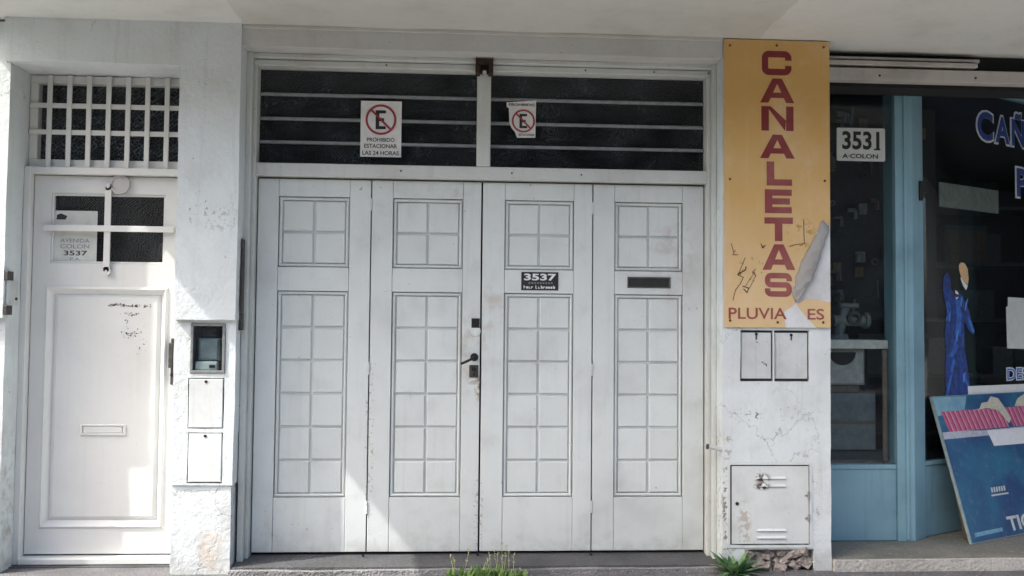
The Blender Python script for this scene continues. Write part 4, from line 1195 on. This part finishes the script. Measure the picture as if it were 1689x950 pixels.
on_board([[(0.38, 0.79), (0.46, 0.80), (0.50, 0.835), (0.57, 0.84), (0.62, 0.875), (0.70, 0.86), (0.74, 0.80), (0.78, 0.72), (0.74, 0.69), (0.66, 0.78), (0.55, 0.80)], [(0.86, 0.80), (0.92, 0.85), (1.02, 0.88), (1.12, 0.86), (1.2, 0.82), (1.2, 0.79)]], 'cream_splash', simple('cream_print', (0.62, 0.58, 0.42), 0.5, dark=(0.45, 0.45, 0.38), scale=30), 0.003)
pinks = [simple('pink_print', (0.60, 0.12, 0.24), 0.45), simple('crimson_print', (0.36, 0.03, 0.11), 0.45), simple('rose_print', (0.70, 0.32, 0.42), 0.45)]
for k in range(26):
    u = 0.06 + k*0.05
    if 0.70 < u < 0.74:
        continue
    for j, (w0, pm) in enumerate(((0.022, 0), (0.014, 1), (0.014, 2))):
        a = u + (0, 0.022, 0.036)[j]
        on_board([[(a+0.02, 0.668), (a+w0+0.02, 0.668), (a+w0-0.012, 0.796), (a-0.012, 0.796)]], 'pink_pipe_rib', pinks[pm], 0.0024)
on_board([[(0.50, 0.555), (BW-0.1, 0.545), (BW-0.1, 0.655), (0.47, 0.655)]], 'white_label', M_['white'], 0.004, 0.001)
board_text('TIGRE', 0.41, 0.86, 0.030, 0.120, M_['paper'], 0.03)
mbx = []
for k in range(6):
    mbx.append([(0.335+k*0.027, 0.275), (0.335+k*0.027+0.018, 0.275), (0.339+k*0.027+0.018, 0.305), (0.339+k*0.027, 0.305)])
mbx.append([(0.325, 0.252), (0.51, 0.252), (0.51, 0.262), (0.325, 0.262)])
on_board(mbx, 'small_print', M_['plate'], 0.0022)
on_board([[(0.82, 0.36), (1.05, 0.36), (1.05, 0.375), (0.82, 0.375)], [(0.88, 0.31), (1.05, 0.31), (1.05, 0.32), (0.88, 0.32)]], 'small_print', simple('cyan_print', (0.15, 0.5, 0.6), 0.5), 0.0022)
on_board([[(0.05, 0.035), (0.34, 0.04), (0.34, 0.062), (0.05, 0.06)]], 'pale_line', simple('pale_blue_print', (0.20, 0.42, 0.55), 0.5), 0.0022)
pk = thing('timber_offcut', 'narrow dark timber strip standing behind the leaning blue board', 'timber', W(0.2, 0.1, 0.09))
mb = MB()
for k in range(1):
    q = MB().box(0.0, 0.05, 0.0, 0.03, 0, 0.85)
    mb.add([W(0.17+v[0], 0.20-v[2]*0.21-v[1], 0.093+v[2]) for v in q.v], q.f)
mb.build('strip', simple('old_timber', (0.11, 0.085, 0.05), 0.8), pk)

# ================================================================== plants
def leaf_mat(name, a, b):
    m, nt, out = mat_new(name)
    oi = position(nt)
    c = mixc(nt, ramp(nt, noi(nt, oi, 25, 3, 0.6), 0.35, 0.7), a, b)
    bs_ = nt.nodes.new('ShaderNodeBsdfPrincipled')
    nt.links.new(c, bs_.inputs['Base Color'])
    bs_.inputs['Roughness'].default_value = 0.5
    tl = nt.nodes.new('ShaderNodeBsdfTranslucent')
    nt.links.new(c, tl.inputs[0])
    mx = nt.nodes.new('ShaderNodeMixShader')
    mx.inputs[0].default_value = 0.3
    nt.links.new(bs_.outputs[0], mx.inputs[1])
    nt.links.new(tl.outputs[0], mx.inputs[2])
    nt.links.new(mx.outputs[0], out.inputs[0])
    return m
M_['weed'] = leaf_mat('weed_green', (0.14, 0.27, 0.07), (0.30, 0.42, 0.16))
M_['straw'] = leaf_mat('dry_stem', (0.52, 0.52, 0.30), (0.38, 0.42, 0.20))
M_['leaf'] = leaf_mat('plant_green', (0.07, 0.20, 0.08), (0.26, 0.38, 0.18))
M_['tree'] = leaf_mat('tree_green', (0.035, 0.07, 0.025), (0.06, 0.10, 0.035))

def blade(mb, base, d, length, width, droop, seg=4):
    d = Vector(d).normalized()
    side = d.cross(Vector((0, 0, 1)))
    side = side.normalized() if side.length > 1e-3 else Vector((1, 0, 0))
    pts = []
    for k in range(seg+1):
        q = k/seg
        p = Vector(base) + d*length*q + Vector((0, 0, -droop*length*q*q))
        w = width*(math.sin(math.pi*min(1, 0.25+q*0.75)))*0.5
        pts += [p-side*w, p+side*w]
    mb.add(pts, [(2*k, 2*k+1, 2*k+3, 2*k+2) for k in range(seg)])

def weed(loc, label, cat, n, spread, h, seed, straw=5, width=0.006):
    random.seed(seed)
    t = thing('weed_tuft', label, cat, loc)
    mb = MB()
    for k in range(n):
        a = random.uniform(0, 2*math.pi)
        rr = random.random()**0.6*spread
        bx = loc[0]+math.cos(a)*rr
        by = loc[1]+math.sin(a)*rr*0.35
        l = random.uniform(0.25, 1.0)*h*(1-0.45*rr/spread)*(0.55+0.9*abs(noise.noise(Vector((bx*14, 0, seed)))))
        blade(mb, (bx, by, loc[2]), (random.uniform(-.8, .8), random.uniform(-.6, .4), 1.0), l, width*random.uniform(.7, 1.5), random.uniform(0.0, .5), 3)
    mb.build('leaves', M_['weed'], t)
    mb = MB()
    for k in range(straw):
        bx = loc[0]+random.uniform(-1, 1)*spread*0.8
        top = Vector((bx+random.uniform(-.03, .03), loc[1]+random.uniform(-.02, .02), loc[2]+h*random.uniform(0.55, 1.0)))
        mb.cyl((bx, loc[1], loc[2]), top, 0.0018, 0.001, 5)
        for s in range(9):
            q = random.uniform(0.55, 1.0)
            p = Vector((bx, loc[1], loc[2])).lerp(top, q)
            blade(mb, p, (random.uniform(-1, 1), random.uniform(-1, 1), 0.8), 0.018, 0.006, 0.1, 2)
    if straw:
        mb.build('seed_stalk', M_['straw'], t)['kind'] = 'stuff'
    return t
weed((0.17, -0.075, 0.02), 'ragged green weed tuft growing before the middle of the garage door', 'weed', 420, 0.22, 0.19, 31, 12, 0.014)
weed((-0.05, -0.09, 0.02), 'thin low weed at the foot of the garage step, left of the big tuft', 'weed', 46, 0.10, 0.045, 33, 0)
weed((0.335, -0.08, 0.02), 'small low weed at the foot of the garage step, right of the big tuft', 'weed', 60, 0.07, 0.06, 35, 1)
pt = thing('leafy_plant', 'broad-leaved green plant at the foot of the right pilaster', 'plant', (1.52, -0.06, 0.02))
random.seed(41)
mb = MB()
for k in range(38):
    a = k*2.399
    el = 0.15 + (k/38)*1.5
    blade(mb, (1.525+random.uniform(-.02, .02), -0.06+random.uniform(-.012, .012), 0.02), (math.cos(a), math.sin(a)*0.55-0.1, el), random.uniform(0.11, 0.23), random.uniform(0.028, 0.046), random.uniform(.1, .4), 5)
mb.build('leaves', M_['leaf'], pt)
mb = MB()
for k in range(4):
    mb.cyl((1.525, -0.06, 0.02), (1.525+random.uniform(-.03, .03), -0.06, 0.08), 0.006, 0.004, 6)
mb.build('stem', simple('reddish_stem', (0.30, 0.10, 0.05), 0.7), pt)
# crumbs of mortar on the pavement along the step
random.seed(51)
mb = MB()
for k in range(520):
    x_ = random.uniform(-2.6, 3.3)
    y_ = -0.04-random.random()**1.6*0.35
    s_ = random.uniform(0.002, 0.009)
    q = [Vector((random.uniform(-1, 1), random.uniform(-1, 1), random.uniform(0, 1)))*s_ for _ in range(5)]
    mb.add([(x_+p.x, y_+p.y, 0.0245+p.z) for p in q], [(0, 1, 2), (0, 2, 3), (0, 3, 4), (1, 2, 4), (1, 3, 4), (2, 3, 4)])
gr = mb.build('grit', M_['edge'])
tag(gr, 'loose pale grit scattered on the pavement along the step', 'grit')
gr['kind'] = 'stuff'

# ================================================================== across the street (seen only as reflections)
ob = thing('opposite_house', 'long dull house front across the street, seen only in reflections', 'building', (0, -16, 0.02))
MB().box(-30, 40, -22, -16, 0.0, 7.5).build('wall', simple('far_wall', (0.22, 0.20, 0.18), 0.9, scale=2), ob)
for k in range(14):
    MB().box(-28+k*4.8, -26+k*4.8, -16.03, -15.98, 1.0, 2.6).build('window', M_['gap'], ob)
random.seed(61)
def tree(x, y, h, label):
    t = thing('street_tree', label, 'tree', (x, y, 0.02), 'trees across the street')
    MB().cyl((x, y, 0.0), (x+0.1, y, h*0.45), 0.2, 0.13, 10).cyl((x+0.1, y, h*0.44), (x-0.5, y+0.3, h*0.75), 0.11, 0.05, 8).cyl((x+0.1, y, h*0.44), (x+0.8, y-0.2, h*0.78), 0.11, 0.05, 8).build('trunk', simple('bark', (0.08, 0.06, 0.045), 0.9), t)
    mb = MB()
    cl = [(Vector((x, y, h*0.68)) + Vector((random.gauss(0, 1.5), random.gauss(0, 1.2), random.gauss(0, h*0.13))), random.uniform(0.6, 1.2)) for _ in range(26)]
    for k in range(5200):
        c_, r_ = random.choice(cl)
        p = c_ + Vector((random.gauss(0, 1), random.gauss(0, 1), random.gauss(0, .8)))*r_*0.5
        a = Vector((random.uniform(-1, 1), random.uniform(-1, 1), random.uniform(-.6, .6))).normalized()*0.11
        b = a.orthogonal().normalized()*0.07
        mb.add([p-a, p+b, p+a, p-b], [(0, 1, 2, 3)])
    mb.build('crown', M_['tree'], t)
tree(-7.5, -13, 7.5, 'tall street tree across the road, leftmost of the three, only in reflections')
tree(-1.5, -13.2, 6.8, 'street tree across the road, the middle one, only in reflections')
tree(4.5, -12.8, 7.8, 'street tree across the road, rightmost of the three, only in reflections')
